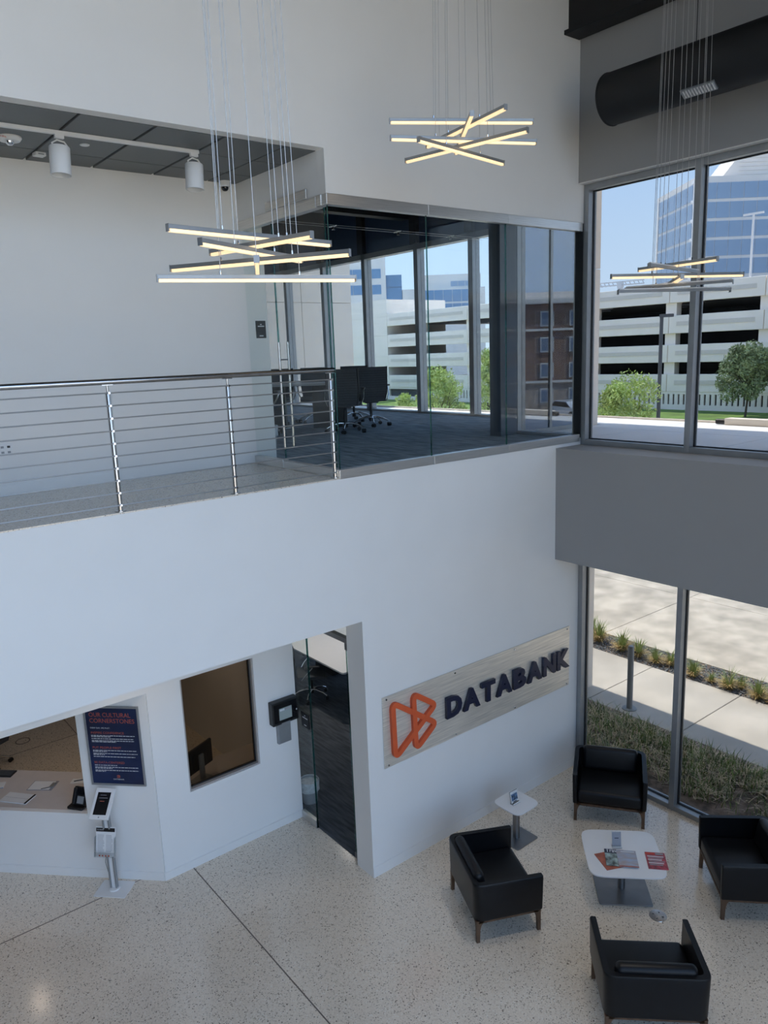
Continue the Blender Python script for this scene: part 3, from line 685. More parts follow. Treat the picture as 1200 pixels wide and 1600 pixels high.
def card_holder(loc, rz, w, h, label, m_, lines):
    o = thing('card_holder', label, 'card holder', loc, rz)
    q = Matrix.Rotation(R(-12), 4, 'X')
    MB().box(-w/2, w/2, -0.003, 0.003, 0.004, h, q).build('acrylic_sheet', 'acrylic', o)
    MB().box(-w/2+0.003, w/2-0.003, -0.0055, -0.0035, 0.012, h-0.006, q).build('card', m_, o)
    B(-w/2, w/2, -0.035, 0.022, 0, 0.004).build('foot', 'acrylic', o); B(-w/2, w/2, -0.032, -0.028, 0.004, 0.018).build('lip', 'white_plastic', o)
    for (zz, hw, hh, mm) in lines: MB().box(-hw, hw, -0.0065, -0.0055, zz-hh, zz+hh, q).build('print_line', mm, o)
    return o
mat('card_grey', (0.36, 0.38, 0.43), 0.6)
card_holder((1.955, -1.80, 0.43), math.atan2(-0.66, 0.75), 0.10, 0.165, 'clear stand with a grey card on the coffee table', 'card_grey', [(0.095, 0.022, 0.004, 'navy')])
card_holder((1.715, -0.56, 0.47), R(0), 0.125, 0.15, 'clear stand with a blue photo card on the side table', 'paper', [(0.075, 0.050, 0.040, 'acrylic_blue'), (0.022, 0.03, 0.005, 'navy'), (0.125, 0.02, 0.006, 'print_white')])
def magazine(loc, up, m_, label, prints, w=0.20, h=0.272):
    o = thing('magazine', label, 'magazine', loc, math.atan2(-up[0], up[1]), group='magazines on the coffee table')
    B(-w/2, w/2, -h/2, h/2, 0, 0.0055).build('cover', m_, o, bevel=0.001, seg=1)
    B(-w/2+0.002, w/2, -h/2+0.0015, h/2-0.0015, 0.0015, 0.004).build('pages', 'paper', o)
    for (x0, x1, y0, y1, mm) in prints: B(x0*w, x1*w, y0*h, y1*h, 0.0055, 0.0060).build('print_block', mm, o)
    return o
mg = magazine((1.70, -1.885, 0.4305), (0.43, 0.9), 'mag_rust', 'rust-coloured magazine under the other two on the coffee table', [(-0.1, 0.35, 0.30, 0.36, 'print_orange')])
mg = magazine((1.775, -1.905, 0.4370), (0.755, 0.655), 'mag_sea', 'travel magazine with white masthead on the coffee table', [(-0.5, 0.5, 0.25, 0.5, 'navy')])
label_text('masthead', 'Trav', 0.085, 'print_white', mg, Matrix.Translation((-0.088, 0.085, 0.0064)), width=0.12, offset=0.002)
mg = magazine((1.848, -2.006, 0.4440), (0.745, 0.667), 'mag_sky', 'magazine with a blue sky landscape cover on the coffee table', [(-0.28, 0.42, 0.385, 0.44, 'print_white'), (-0.5, 0.5, -0.5, -0.44, 'mag_rust')])
mg = magazine((2.060, -2.215, 0.4305), (0.75, 0.66), 'mag_red', 'dark red magazine full of headlines at the table edge', [(-0.5, -0.02, 0.36, 0.47, 'print_red'), (0.02, 0.42, 0.36, 0.46, 'print_grey')]+[(-0.42+0.03*(k % 2), 0.40-0.06*(k % 3), 0.22-k*0.10, 0.275-k*0.10, 'print_white' if k % 2 == 0 else 'print_grey') for k in range(6)])
o = thing('floor_outlet', 'round steel floor outlet in front of the coffee table', 'floor outlet', (1.838, -2.387, 0))
MB().lathe([(0.088, 0), (0.086, 0.004), (0.068, 0.005)], n=36).build('ring', 'rail_steel', o, smooth=True); MB().cyl((0, 0, 0), (0, 0, 0.0045), 0.068, n=36).build('lid', 'base_steel', o)
for a in (20, 110, 200, 290): B(0.040, 0.056, -0.006, 0.006, 0.0048, 0.006).build('latch', 'gasket', o).rotation_euler = (0, 0, R(a))
o = thing('floor_outlet', 'round floor outlet inside the reception', 'floor outlet', (-2.18, 6.19, 0))
MB().lathe([(0.11, 0), (0.108, 0.004), (0.095, 0.004), (0.093, 0)], n=36).build('ring', 'divider', o); MB().cyl((0, 0, 0), (0, 0, 0.002), 0.092, n=36).build('lid', 'terrazzo', o)

# ------------------------------------------------------------------ wall panel on the recess wall
o = thing('time_clock', 'black wall time clock with a small lit screen', 'time clock', (-0.165, 1.53, 1.545))
B(-0.175, 0.185, -0.095, 0, -0.145, 0.15).build('housing', 'black_plastic', o, bevel=0.008)
B(-0.155, 0.165, -0.099, -0.095, -0.115, 0.125).build('bezel', 'screen_black', o); B(-0.085, 0.09, -0.101, -0.099, -0.085, 0.065).build('screen', 'screen_lit', o)
B(-0.075, -0.01, -0.1015, -0.101, 0.03, 0.055).build('print_line', 'print_white', o); B(0.0, 0.07, -0.1015, -0.101, 0.03, 0.055).build('print_line', 'print_grey', o)
B(0.15, 0.165, -0.1, -0.098, -0.02, 0.0).build('indicator', 'print_white', o)
B(-0.06, 0.06, -0.1, -0.097, -0.142, -0.128).build('reader_slot', 'grey_plastic', o)
o = thing('junction_box', 'grey metal box below the time clock', 'box', (-0.165, 1.53, 1.255))
B(-0.09, 0.09, -0.05, 0, -0.13, 0.143).build('box_body', 'grey_plastic', o, bevel=0.005); B(-0.078, 0.078, -0.054, -0.05, -0.115, 0.13).build('cover', 'alu_frame', o, bevel=0.002)

# ------------------------------------------------------------------ poster and kiosk on the angled front
po = thing('poster', 'framed navy poster headed OUR CULTURAL CORNERSTONES', 'poster', AMW @ Vector((-0.41, -0.003, 1.655)), ARZ)
pw, ph = 0.318, 0.472
for a in ((-pw, pw, ph-0.022, ph), (-pw, pw, -ph, -ph+0.022), (-pw, -pw+0.022, -ph+0.022, ph-0.022), (pw-0.022, pw, -ph+0.022, ph-0.022)): B(a[0], a[1], -0.018, 0, a[2], a[3]).build('frame_rail', 'alu_frame', po, bevel=0.002)
B(-pw+0.022, pw-0.022, -0.010, -0.002, -ph+0.022, ph-0.022).build('sheet', 'poster_blue', po)
def pt(txt, x, z, size, m_, width): label_text('lettering', txt, size, m_, po, Matrix.Translation((x, -0.0112, z)) @ UPRIGHT, width=width)
pt('OUR CULTURAL', -0.255, 0.345, 0.072, 'print_orange', 0.475); pt('CORNERSTONES', -0.255, 0.275, 0.072, 'print_orange', 0.515)
pt('EVERY DAY, WE MUST:', -0.255, 0.205, 0.024, 'print_white', 0.225)
hz_ = [('INSPIRE CONFIDENCE', 0.145, 0.38, [(0.50, 0.22), (0.48, 0), (0.49, 0.28)]), ('PUT PEOPLE FIRST', -0.032, 0.33, [(0.50, 0.16), (0.51, 0.13), (0.48, 0)]), ('BE DATA-CENTERED', -0.210, 0.35, [(0.26, 0), (0.50, 0.20), (0.50, 0.12)])]
rnd = random.Random(3)
for txt, z, wd, para in hz_:
    pt(txt, -0.255, z, 0.036, 'print_orange', wd)
    zz = z-0.022
    for (l1, l2) in para:
        for L_ in (l1, l2):
            if not L_: continue
            b = MB(); x = -0.255
            while x < -0.255+L_:
                ww = rnd.uniform(0.012, 0.045); b.box(x, min(x+ww, -0.255+L_), -0.0112, -0.0105, zz-0.0035, zz+0.0035); x += ww+0.007
            b.build('print_line', 'print_white', po); zz -= 0.0135
        zz -= 0.010
pt('DATABANK', -0.055, -0.405, 0.022, 'print_white', 0.125)
lc2 = [((a-0.42)*0.055+0.008, (b-0.4)*0.055-0.365) for a, b in lc]
band(lc2, 0.0045, -0.0112, -0.0105, 0.004, 0.0002).build('emblem', 'print_orange', po)

ks = thing('tablet_kiosk', 'white sign-in tablet stand with brochure tray before the reception', 'kiosk', (-2.288, 1.782, 0), ARZ)
MB().prism(rounded([(-0.185, -0.14), (0.185, -0.14), (0.185, 0.13), (-0.185, 0.13)], 0.015), 0, 0.008).build('base_plate', 'white_plastic', ks, bevel=0.002)
MB().lathe([(0.062, 0.008), (0.06, 0.022), (0.045, 0.026), (0, 0.026)], (0, 0.0, 0), n=24).build('collar', 'white_plastic', ks, smooth=True)
for xx in (-0.032, 0.032): B(xx-0.010, xx+0.010, -0.02, 0.02, 0.02, 1.02).build('post', 'alu_frame', ks, bevel=0.003)
B(-0.022, 0.022, -0.008, 0.010, 0.02, 1.02).build('post_core', 'white_plastic', ks)
q = Matrix.Translation((0, -0.03, 1.075)) @ Matrix.Rotation(R(-46), 4, 'X')
tb = MB().box(-0.108, 0.108, -0.016, 0.016, -0.165, 0.165, q).build('tablet_case', 'white_plastic', ks, bevel=0.006)
MB().box(-0.074, 0.074, -0.0185, -0.016, -0.118, 0.118, q).build('screen', 'screen_black', ks)
MB().box(-0.04, 0.03, -0.0195, -0.0185, 0.085, 0.090, q).build('screen_text', 'print_grey', ks); MB().box(-0.05, 0.05, -0.0195, -0.0185, 0.055, 0.060, q).build('screen_text', 'print_grey', ks); MB().box(-0.03, 0.02, -0.0195, -0.0185, 0.02, 0.026, q).build('screen_text', 'print_orange', ks)
MB().cyl(q @ Vector((0, -0.018, -0.142)), q @ Vector((0, -0.016, -0.142)), 0.008, n=14).build('home_button', 'grey_plastic', ks)
q = Matrix.Translation((-0.01, -0.045, 0.62)) @ Matrix.Rotation(R(-14), 4, 'X')
MB().box(-0.115, 0.115, -0.004, 0.004, -0.155, 0.165, q).build('brochure_tray', 'white_plastic', ks)
for s in (-1, 1): MB().box(s*0.115-0.004, s*0.115+0.004, -0.035, 0.004, -0.155, 0.06, q).build('tray_side', 'acrylic', ks)
MB().box(-0.115, 0.115, -0.035, -0.031, -0.155, -0.10, q).build('tray_front', 'acrylic', ks)
MB().box(-0.108, 0.108, -0.008, -0.005, -0.148, 0.155, q).build('brochure', 'paper', ks)
MB().box(-0.108, 0.108, -0.0095, -0.008, 0.115, 0.155, q).build('brochure_header', 'black_plastic', ks)
label_text('lettering', 'DATABANK', 0.016, 'print_white', ks, q @ Matrix.Translation((-0.095, -0.0102, 0.130)) @ UPRIGHT, width=0.075)
b = MB()
for c_ in (0, 1):
    for k in range(13): b.box(-0.092+c_*0.098, -0.012+c_*0.098-rnd.uniform(0, 0.02), -0.0088, -0.008, 0.075-k*0.0145, 0.079-k*0.0145, q)
b.build('brochure_text', 'print_grey', ks)
for k in range(4): MB().box(-0.06+k*0.035, -0.045+k*0.035, -0.0375, -0.035, -0.142, -0.127, q).build('print_dot', 'print_orange', ks)
MB().tube([(-0.03, 0.03, 0.50), (-0.075, 0.05, 0.42), (-0.10, 0.05, 0.30), (-0.085, 0.055, 0.18), (-0.04, 0.06, 0.07), (-0.03, 0.07, 0.012)], 0.004, n=8).build('cable', 'grey_plastic', ks, smooth=True)

# ------------------------------------------------------------------ on the reception counter and service desk
def onA(x, y, z): return AMW @ Vector((x, y, z))
def sheet(name, label, cat, x, y, w, d, rz, m_='paper', z=0.805, h=0.004, group=None):
    o = thing(name, label, cat, onA(x, y, z), ARZ+rz, group=group)
    B(-w/2, w/2, -d/2, d/2, 0, h).build('board' if name == 'clipboard' else 'pages', m_, o, bevel=0.001, seg=1); return o
o = sheet('clipboard', 'clipboard with a form in the middle of the reception counter', 'clipboard', -1.68, 0.515, 0.31, 0.205, R(3), 'acrylic_blue' if 0 else 'print_grey')
B(-0.145, 0.12, -0.092, 0.092, 0.004, 0.006).build('form', 'paper', o); B(0.10, 0.15, -0.05, 0.05, 0.006, 0.016).build('clip', 'alu_frame', o); MB().cyl((0.02, -0.085, 0.010), (0.13, -0.03, 0.010), 0.004, n=8).build('pen', 'black_plastic', o)
o = sheet('notepad', 'white notepad with dark binding at the counter edge', 'notepad', -1.83, 0.235, 0.36, 0.19, R(-6), 'paper', h=0.010)
B(0.155, 0.178, -0.096, 0.096, 0.010, 0.013).build('binding', 'black_plastic', o); B(-0.165, 0.15, -0.005, -0.002, 0.010, 0.0105).build('print_line', 'print_grey', o)
o = sheet('note_sheet', 'loose sheet at the right end of the reception counter', 'paper', -1.30, 0.64, 0.16, 0.10, R(5))
tag(MB().cyl(onA(-1.34, 0.62, 0.815), onA(-1.235, 0.67, 0.815), 0.005, n=8).build('pen', 'black_plastic'), 'black pen lying on the loose sheet', 'pen')
o = sheet('folder', 'white folder at the left photo edge on the counter', 'folder', -2.26, 0.46, 0.20, 0.13, R(20), 'paper', h=0.012); B(-0.1, 0.1, -0.066, -0.064, 0, 0.012).build('spine', 'print_grey', o)
o = sheet('keyboard', 'black keyboard at the back of the reception counter', 'keyboard', -2.36, 0.735, 0.32, 0.14, 0, 'black_plastic', h=0.016)
for k in range(4): B(-0.145, 0.145, -0.058+k*0.03, -0.034+k*0.03, 0.016, 0.019).build('key_row', 'mesh_fabric', o)
dv = thing('desk_phone', 'black desk phone terminal at the right end of the counter', 'phone', onA(-1.005, 0.135, 0.812), ARZ+R(-10))
MB().prism(rounded([(-0.105, -0.085), (0.10, -0.085), (0.10, 0.085), (-0.105, 0.085)], 0.02), 0, 0.022).build('foot', 'black_plastic', dv, bevel=0.003)
q = Matrix.Translation((0.01, 0.02, 0.115)) @ Matrix.Rotation(R(-25), 4, 'X')
MB().box(-0.075, 0.085, -0.02, 0.02, -0.10, 0.10, q).build('body', 'black_plastic', dv, bevel=0.006); MB().box(-0.02, 0.078, -0.023, -0.02, 0.02, 0.09, q).build('screen', 'screen_black', dv); MB().box(-0.07, -0.03, -0.045, -0.02, -0.09, 0.09, q).build('handset', 'black_plastic', dv, bevel=0.01)
MB().box(-0.015, 0.07, -0.024, -0.02, -0.08, 0.0, q).build('keypad', 'grey_plastic', dv)
mo = thing('monitor', 'black monitor seen from behind through the service window', 'monitor', (-1.09, 2.00, 0.775), R(24))
B(-0.245, 0.245, -0.02, 0.012, 0.125, 0.425).build('panel', 'black_plastic', mo, bevel=0.006); B(-0.11, 0.11, -0.045, -0.02, 0.17, 0.36).build('back_cover', 'black_plastic', mo, bevel=0.01)
B(-0.035, 0.035, -0.075, -0.045, 0.012, 0.34).build('stand', 'grey_plastic', mo, bevel=0.004); B(-0.12, 0.12, -0.14, 0.06, 0, 0.012).build('foot', 'grey_plastic', mo, bevel=0.004)
MB().lathe([(0.012, 0), (0.009, 0.002), (0.009, 0)], n=18).build('emblem_ring', 'alu_frame', mo).matrix_local = Matrix.Translation((0, -0.0752, 0.27)) @ Matrix.Rotation(R(90), 4, 'X')

# ------------------------------------------------------------------ office chairs
def office_chair():
    t = thing('office_chair', 'x', 'office chair', group='black mesh office chairs')
    MB().lathe([(0.035, 0.08), (0.035, 0.16), (0.022, 0.165), (0.022, 0.42)], n=16).build('gas_column', 'black_plastic', t, smooth=True)
    leg = MB().tube([(0.02, 0, 0.145), (0.10, 0, 0.150), (0.22, 0, 0.12), (0.30, 0, 0.078)], [0.022, 0.019, 0.015, 0.012], n=10).mesh('base_leg', 'chrome', smooth=True)
    cas = MB().cyl((-0.026, 0, 0), (0.026, 0, 0), 0.031, n=16).mesh('caster', 'black_plastic', smooth=True)
    for k in range(5):
        a = 2*math.pi*k/5+0.3
        l = link('base_leg', leg, t, (0, 0, 0), a); link('caster', cas, l, (0.30, 0, 0.032), 0.7)
    st = MB(); nx, ny = 8, 8; vs = []
    for top in (1, 0):
        for j in range(ny+1):
            for i in range(nx+1):
                u = i/nx*2-1; v = j/ny*2-1
                x_ = u*0.245*(1-0.10*max(0, v)); y_ = v*0.235; z_ = 0.455-0.03*max(0, -v-0.5)**1.5*2+0.012*u*u-(0.0 if top else 0.05)
                vs.append((x_, y_, z_))
    w_ = nx+1; fs = []
    for j in range(ny):
        for i in range(nx):
            a = j*w_+i; fs += [(a, a+1, a+w_+1, a+w_), (a+w_*(ny+1), a+w_*(ny+1)+w_, a+w_*(ny+1)+w_+1, a+w_*(ny+1)+1)]
    rim = [i for i in range(w_)]+[j*w_+nx for j in range(1, ny+1)]+[ny*w_+i for i in range(nx-1, -1, -1)]+[j*w_ for j in range(ny-1, 0, -1)]
    o2 = w_*(ny+1)
    for k in range(len(rim)): a, b = rim[k], rim[(k+1) % len(rim)]; fs.append((a, o2+a, o2+b, b))
    st.add(vs, fs); st.build('seat', 'mesh_fabric', t, smooth=True)
    prof = [(0.235, 0.45), (0.262, 0.55), (0.255, 0.66), (0.265, 0.78), (0.300, 0.90), (0.325, 0.97)]
    ws_ = [0.205, 0.225, 0.235, 0.235, 0.232, 0.232]
    def curve(x_, k): return 0.028*(1-(x_/0.24)**2)
    bk = MB(); n_ = 9; vs = []
    for th in (0, 0.012):
        for k, (y, z) in enumerate(prof):
            for i in range(n_): u = i/(n_-1)*2-1; vs.append((u*ws_[k], y+0.03*(1-u*u)+th, z))
    fs = []; o2 = n_*len(prof)
    for k in range(len(prof)-1):
        for i in range(n_-1):
            a = k*n_+i; fs += [(a, a+1, a+n_+1, a+n_), (o2+a, o2+a+n_, o2+a+n_+1, o2+a+1)]
    rim = list(range(n_))+[k*n_+n_-1 for k in range(1, len(prof))]+[(len(prof)-1)*n_+i for i in range(n_-2, -1, -1)]+[k*n_ for k in range(len(prof)-2, 0, -1)]
    for k in range(len(rim)): a, b = rim[k], rim[(k+1) % len(rim)]; fs.append((a, o2+a, o2+b, b))
    bk.add(vs, fs); bo = bk.build('backrest', 'mesh_fabric', t, smooth=True)
    rb = MB()
    for k in range(12):
        z = 0.50+k*0.037; f = min(len(prof)-2, max(0, sum(1 for p in prof if p[1] <= z)-1)); u0 = (z-prof[f][1])/(prof[f+1][1]-prof[f][1]); y = prof[f][0]*(1-u0)+prof[f+1][0]*u0
        rb.tube([(u*0.225, y+0.03*(1-u*u)+0.013, z) for u in (-1, -0.5, 0, 0.5, 1)], 0.004, n=6)
    rb.build('back_ribs', 'black_plastic', bo)
    for s in (-1, 1):
        MB().tube([(s*ws_[k]*1.02, p[0]+0.004, p[1]) for k, p in enumerate(prof)], 0.012, n=8).build('back_upright', 'black_plastic', t, smooth=True)
        MB().tube([(s*0.245, 0.17, 0.42), (s*0.29, 0.10, 0.52), (s*0.29, -0.02, 0.655)], 0.011, n=8).build('arm_support', 'chrome', t, smooth=True)
        B(s*0.29-0.025, s*0.29+0.025, -0.13, 0.12, 0.655, 0.68).build('armrest', 'black_plastic', t, bevel=0.008)
    B(-0.11, 0.11, -0.12, 0.13, 0.385, 0.42).build('tilt_box', 'black_plastic', t, bevel=0.006)
    return t
oc = office_chair()
ZC = ZM+0.012
OC = [((2.42, 3.50, ZC), 138, 'mesh office chair nearest the conference glass, its back turned'), ((3.30, 4.00, ZC), 150, 'second mesh office chair from the glass, right of the first'),
      ((1.50, 4.40, ZC), 120, 'mesh office chair behind the upper door handles'), ((2.62, 5.80, ZC), -40, 'mesh office chair on the far side of the conference table, left'), ((3.14, 5.42, ZC), -36, 'mesh office chair on the far side of the conference table, middle'), ((3.72, 5.05, ZC), -42, 'mesh office chair on the far side of the conference table, right'),
      ((2.05, 4.35, 0.010), 60, 'mesh office chair in the lower room behind the glass door'), ((-2.78, 5.62, 0.0), 200, 'mesh office chair behind the reception counter')]
for i, (p, a, lab) in enumerate(OC):
    o = oc if i == 0 else copy_tree(oc)
    o.location = p; o.rotation_euler = (0, 0, R(a)); o['label'] = lab
def meeting_table(label, loc, rz, lx, ly, h=0.74, top='table_white'):
    t = thing('meeting_table', label, 'table', loc, rz)
    MB().prism(rounded([(-lx/2, -ly/2), (lx/2, -ly/2), (lx/2, ly/2), (-lx/2, ly/2)], 0.06), h-0.03, h).build('table_top', top, t, bevel=0.004)
    for s in (-1, 1): B(-0.12, 0.12, s*ly*0.3-0.28, s*ly*0.3+0.28, 0, h-0.03).build('pedestal', 'black_plastic', t, bevel=0.005)
    return t
mat('table_grey', (0.36, 0.38, 0.39), 0.3, noise=0.04)
meeting_table('dark pedestal conference table behind the upper glass', (2.45, 4.85, ZC), R(51.4), 0.95, 1.7, top='table_grey')
meeting_table('pale topped table in the lower room behind the glass door', (2.92, 4.46, 0.010), R(0), 1.75, 2.15, top='table_white')
def bin_(loc, label, bag):
    o = thing('waste_bin', label, 'bin', loc)
    MB().lathe([(0.0, 0.0), (0.10, 0.0), (0.125, 0.30), (0.119, 0.30), (0.096, 0.008), (0.0, 0.008)], n=24).build('bin_body', 'grey_plastic', o, smooth=True)
    MB().lathe([(0.121, 0.28), (0.128, 0.305), (0.134, 0.29), (0.130, 0.22), (0.133, 0.17)], n=17).build('bin_liner', bag, o, smooth=True)
mat('liner', (0.62, 0.65, 0.66), 0.4, noise=0.2, nscale=25)
bin_((0.60, 2.72, ZC), 'waste bin with clear liner inside the upper conference room', 'liner')
bin_((0.30, 1.75, 0.010), 'waste bin with clear liner inside the lower glass room', 'liner')
o = thing('room_plaque', 'small black room plaque beside the lower glass door', 'sign', (0.036, 1.30, 1.42))
q = Matrix.Rotation(R(-90), 4, 'Z')
MB().box(-0.085, 0.085, -0.012, 0, -0.095, 0.095, q).build('plate', 'black_plastic', o)
for w_, zz in ((0.02, 0.06), (0.11, 0.03), (0.05, -0.065)): MB().box(-w_/2, w_/2, -0.0135, -0.012, zz-0.006, zz+0.006, q).build('print_line', 'print_white', o)

# ------------------------------------------------------------------ pendants
PD = [('linear pendant of six crossed light bars nearest the viewer, before the balcony', [[-2.584,-1.888,-1.39,-1.733,6.469],[-2.475,-2.051,-1.521,-1.574,6.38],[-2.087,-1.4,-1.902,-2.289,6.419],[-2.335,-1.328,-1.713,-2.387,6.319],[-2.599,-1.718,-1.436,-2.061,6.216],[-2.247,-2.252,-1.768,-1.417,6.276]], ()),
      ('linear pendant of six crossed light bars highest on the white wall', [[-0.218,-0.985,0.811,-1.587,7.567],[-0.274,-1.058,0.858,-1.581,7.417],[0.435,-0.704,0.213,-1.833,7.523],[-0.024,-1.714,0.668,-0.825,7.473],[0.185,-0.703,0.389,-1.895,7.373],[-0.287,-1.404,0.861,-1.208,7.328]], ()),
      ('linear pendant of six crossed light bars in front of the upper windows', [[2.225,-1.691,2.091,-2.541,6.434],[1.583,-2.212,2.716,-2.016,6.391],[1.548,-1.859,2.736,-2.445,6.336],[2.465,-1.868,1.803,-2.392,6.292],[1.99,-1.706,2.26,-2.601,6.243],[1.583,-1.91,2.609,-2.396,6.197]], (1, 4, 5))]
for lab, bars, upl in PD:
    cx = sum((b[0]+b[2])/2 for b in bars)/6; cy = sum((b[1]+b[3])/2 for b in bars)/6
    t = thing('pendant_light', lab, 'pendant light', (cx, cy, 10.69), group='crossed-bar pendant lights')
    MB().lathe([(0.22, 0), (0.22, -0.03), (0, -0.03)], n=32).build('canopy', 'alu_frame', t)
    for k, (xa, ya, xb, yb, z) in enumerate(bars):
        a = Vector((xa-cx, ya-cy, z-10.69)); b = Vector((xb-cx, yb-cy, z-10.69)); s = -1 if k not in upl else 1
        h = Vector((0, 0, 0.012))
        br = MB().beam(a+h, b+h, 0.028, 0.024).build('light_bar', 'alu_frame', t, bevel=0.0015, seg=1)
        off = Vector((0, 0, -0.0090 if s < 0 else 0.030)); dd = (b-a).normalized()*0.008
        MB().beam(a+off+dd, b+off-dd, 0.022, 0.018 if s < 0 else 0.010).build('diffuser', 'led' if s < 0 else 'white_plastic', br)
        for e_ in (a, b): MB().beam(e_+Vector((0, 0, 0.005)), e_+Vector((0, 0, 0.005))+(a-b).normalized()*(0.004 if e_ is a else -0.004), 0.032, 0.042).build('end_cap', 'alu_frame', br)
        for f in (0.30, 0.70):
            p = a.lerp(b, f)
            MB().cyl(p+Vector((0, 0, 0.024)), p+Vector((0, 0, 0.045)), 0.006, n=8).build('cable_grip', 'chrome', br)
            MB().cyl(p+Vector((0, 0, 0.04)), Vector((p.x*0.75, p.y*0.75, -0.03)), 0.0022, n=6).build('suspension_cable', 'cable', t)
# cable lights in the conference room
cl_ = thing('cable_lights', 'low-voltage cable lights strung under the conference ceiling', 'cable lights', (0, 0, 7.55))
for yy in (0.9, 1.05, 3.2, 3.35):
    MB().cyl((0.12, yy, 0), (3.3 if yy < 2 else 5.3, yy, 0), 0.003, n=6).build('wire', 'cable', cl_)
for (xx, yy) in ((0.5, 0.975), (1.3, 0.975), (2.1, 0.975), (2.8, 0.975), (1.0, 3.275), (2.2, 3.275), (3.4, 3.275), (4.5, 3.275)):
    hd = B(xx-0.01, xx+0.01, yy-0.09, yy+0.09, -0.006, 0.006).build('spot_bracket', 'chrome', cl_)
    MB().lathe([(0.0, 0.0), (0.012, -0.005), (0.025, -0.045), (0.022, -0.045), (0, -0.02)], (xx, yy, -0.005), n=14).build('spot_lamp', 'chrome', hd, smooth=True)
# ================================================================== OUTSIDE
GZ = -0.05
struct('ground', B(3.76, 400, -300, 300, -0.5, GZ-0.04), 'asphalt', 'wide pale ground beyond the building')
struct('ground_forecourt', B(-60, 3.76, -120, YB-0.3, -0.5, GZ-0.04), 'forecourt', 'pale concrete forecourt behind the viewer')
# roof deck outside the upper windows
dkk = sempty('floor_deck', 'white canopy roof deck outside the upper windows')
B(3.76, 6.94, -12, 1.385, 4.02, 4.485).build('deck_core', 'roof_white', dkk); B(5.97, 6.94, 1.385, 14, 4.02, 4.485).build('deck_core', 'roof_white', dkk)
yy = [1.38, 0.42, -1.5, -3.4, -5.3, -7.2, -9.1, -11.0]
for i in range(len(yy)-1):
    for (a, b) in ((3.77, 5.55), (5.565, 6.95)): B(a, b, yy[i+1]+0.012, yy[i], 4.485, 4.50).build('panel', 'roof_white', dkk)
for i in range(6): B(5.975, 6.95, 1.385+i*2.0, 1.373+(i+1)*2.0, 4.485, 4.50).build('panel', 'roof_white', dkk)
B(6.74, 6.92, -4.5, -0.25, 4.50, 4.60).build('kerb_box', 'precast', dkk, bevel=0.01)
MB().cyl((6.80, -0.24, 4.545), (6.80, -0.10, 4.545), 0.04, n=14).build('drain_cap', 'black_plastic', dkk)
B(6.95, 7.0, -12, 14, 4.0, 4.53).build('edge_trim', 'precast', dkk)
struct('trim_roof_overhang', B(3.70, 7.45, -12, 14, 9.62, 9.95), 'precast', 'roof overhang shading the deck')
struct('wall_upper_outside', B(3.765, 3.9, YB, 1.38, 7.75, 9.62), 'precast')
# white wing at the far end of the conference windows
wing = thing('white_wing', 'white panelled building wing beyond the conference windows', 'building', (5.7, 12.3, 0))
B(0, 3.40, 0.05, 3, 0, 12).build('core', 'precast_line', wing)
for i in range(5):
    for (a, b) in ((0.0, 1.70), (1.715, 3.41)): B(a, b, 0, 0.06, i*2.4+0.012, (i+1)*2.4).build('panel', 'precast', wing)

# strip of grass by the lower windows
tag(B(3.76, 5.48, -6, 1.31, -0.4, GZ).build('soil_strip', 'soil'), None, None, None, 'structure')['label'] = 'bare soil under the grass strip'
def blades(n_, area, hmin, hmax, mats, seed, lean=0.6, w=0.006, dens=None):
    rn = random.Random(seed); b = MB(); idx = []
    for _ in range(n_):
        x = rn.uniform(area[0], area[1]); y = rn.uniform(area[2], area[3])
        if dens and rn.random() > dens(x, y): continue
        h = rn.uniform(hmin, hmax); a = rn.uniform(0, 6.283); l = rn.uniform(0.15, lean)*h; dx, dy = math.cos(a), math.sin(a); px, py = -dy*w, dx*w
        z = area[4]; mi = 0 if rn.random() < mats[1] else 1
        if mi: h *= 0.6; l *= 1.7
        vs = [(x-px, y-py, z), (x+px, y+py, z), (x-px*0.8+dx*l*0.35, y-py*0.8+dy*l*0.35, z+h*0.6), (x+px*0.8+dx*l*0.35, y+py*0.8+dy*l*0.35, z+h*0.6), (x+dx*l, y+dy*l, z+h)]
        b.add(vs, [(0, 1, 3, 2), (2, 3, 4)]); idx += [mi, mi]
    return b, idx
def build2(name, b, idx, m0, m1, parent=None):
    me = bpy.data.meshes.new(name); me.from_pydata(b.v, [], b.f); me.materials.append(M[m0]); me.materials.append(M[m1])
    me.polygons.foreach_set('material_index', idx); return link(name, me, parent)
from mathutils import noise as NZ
def dn(x, y):
    k = NZ.noise(Vector((x*1.7, y*1.3, 3.1)))*0.5+0.5
    return max(0.08, min(1.0, (k-0.25)*2.0+(0.45 if x > 4.75 else -0.15)))
b, idx = blades(12000, (4.08, 5.32, -3.6, 1.02, GZ), 0.05, 0.21, (0, 0.42), 5, 1.3, 0.0065, dn)
tag(build2('grass_strip', b, idx, 'grass_green', 'grass_dry'), 'long green and straw-coloured grass outside the lower windows', 'grass', None, 'stuff')
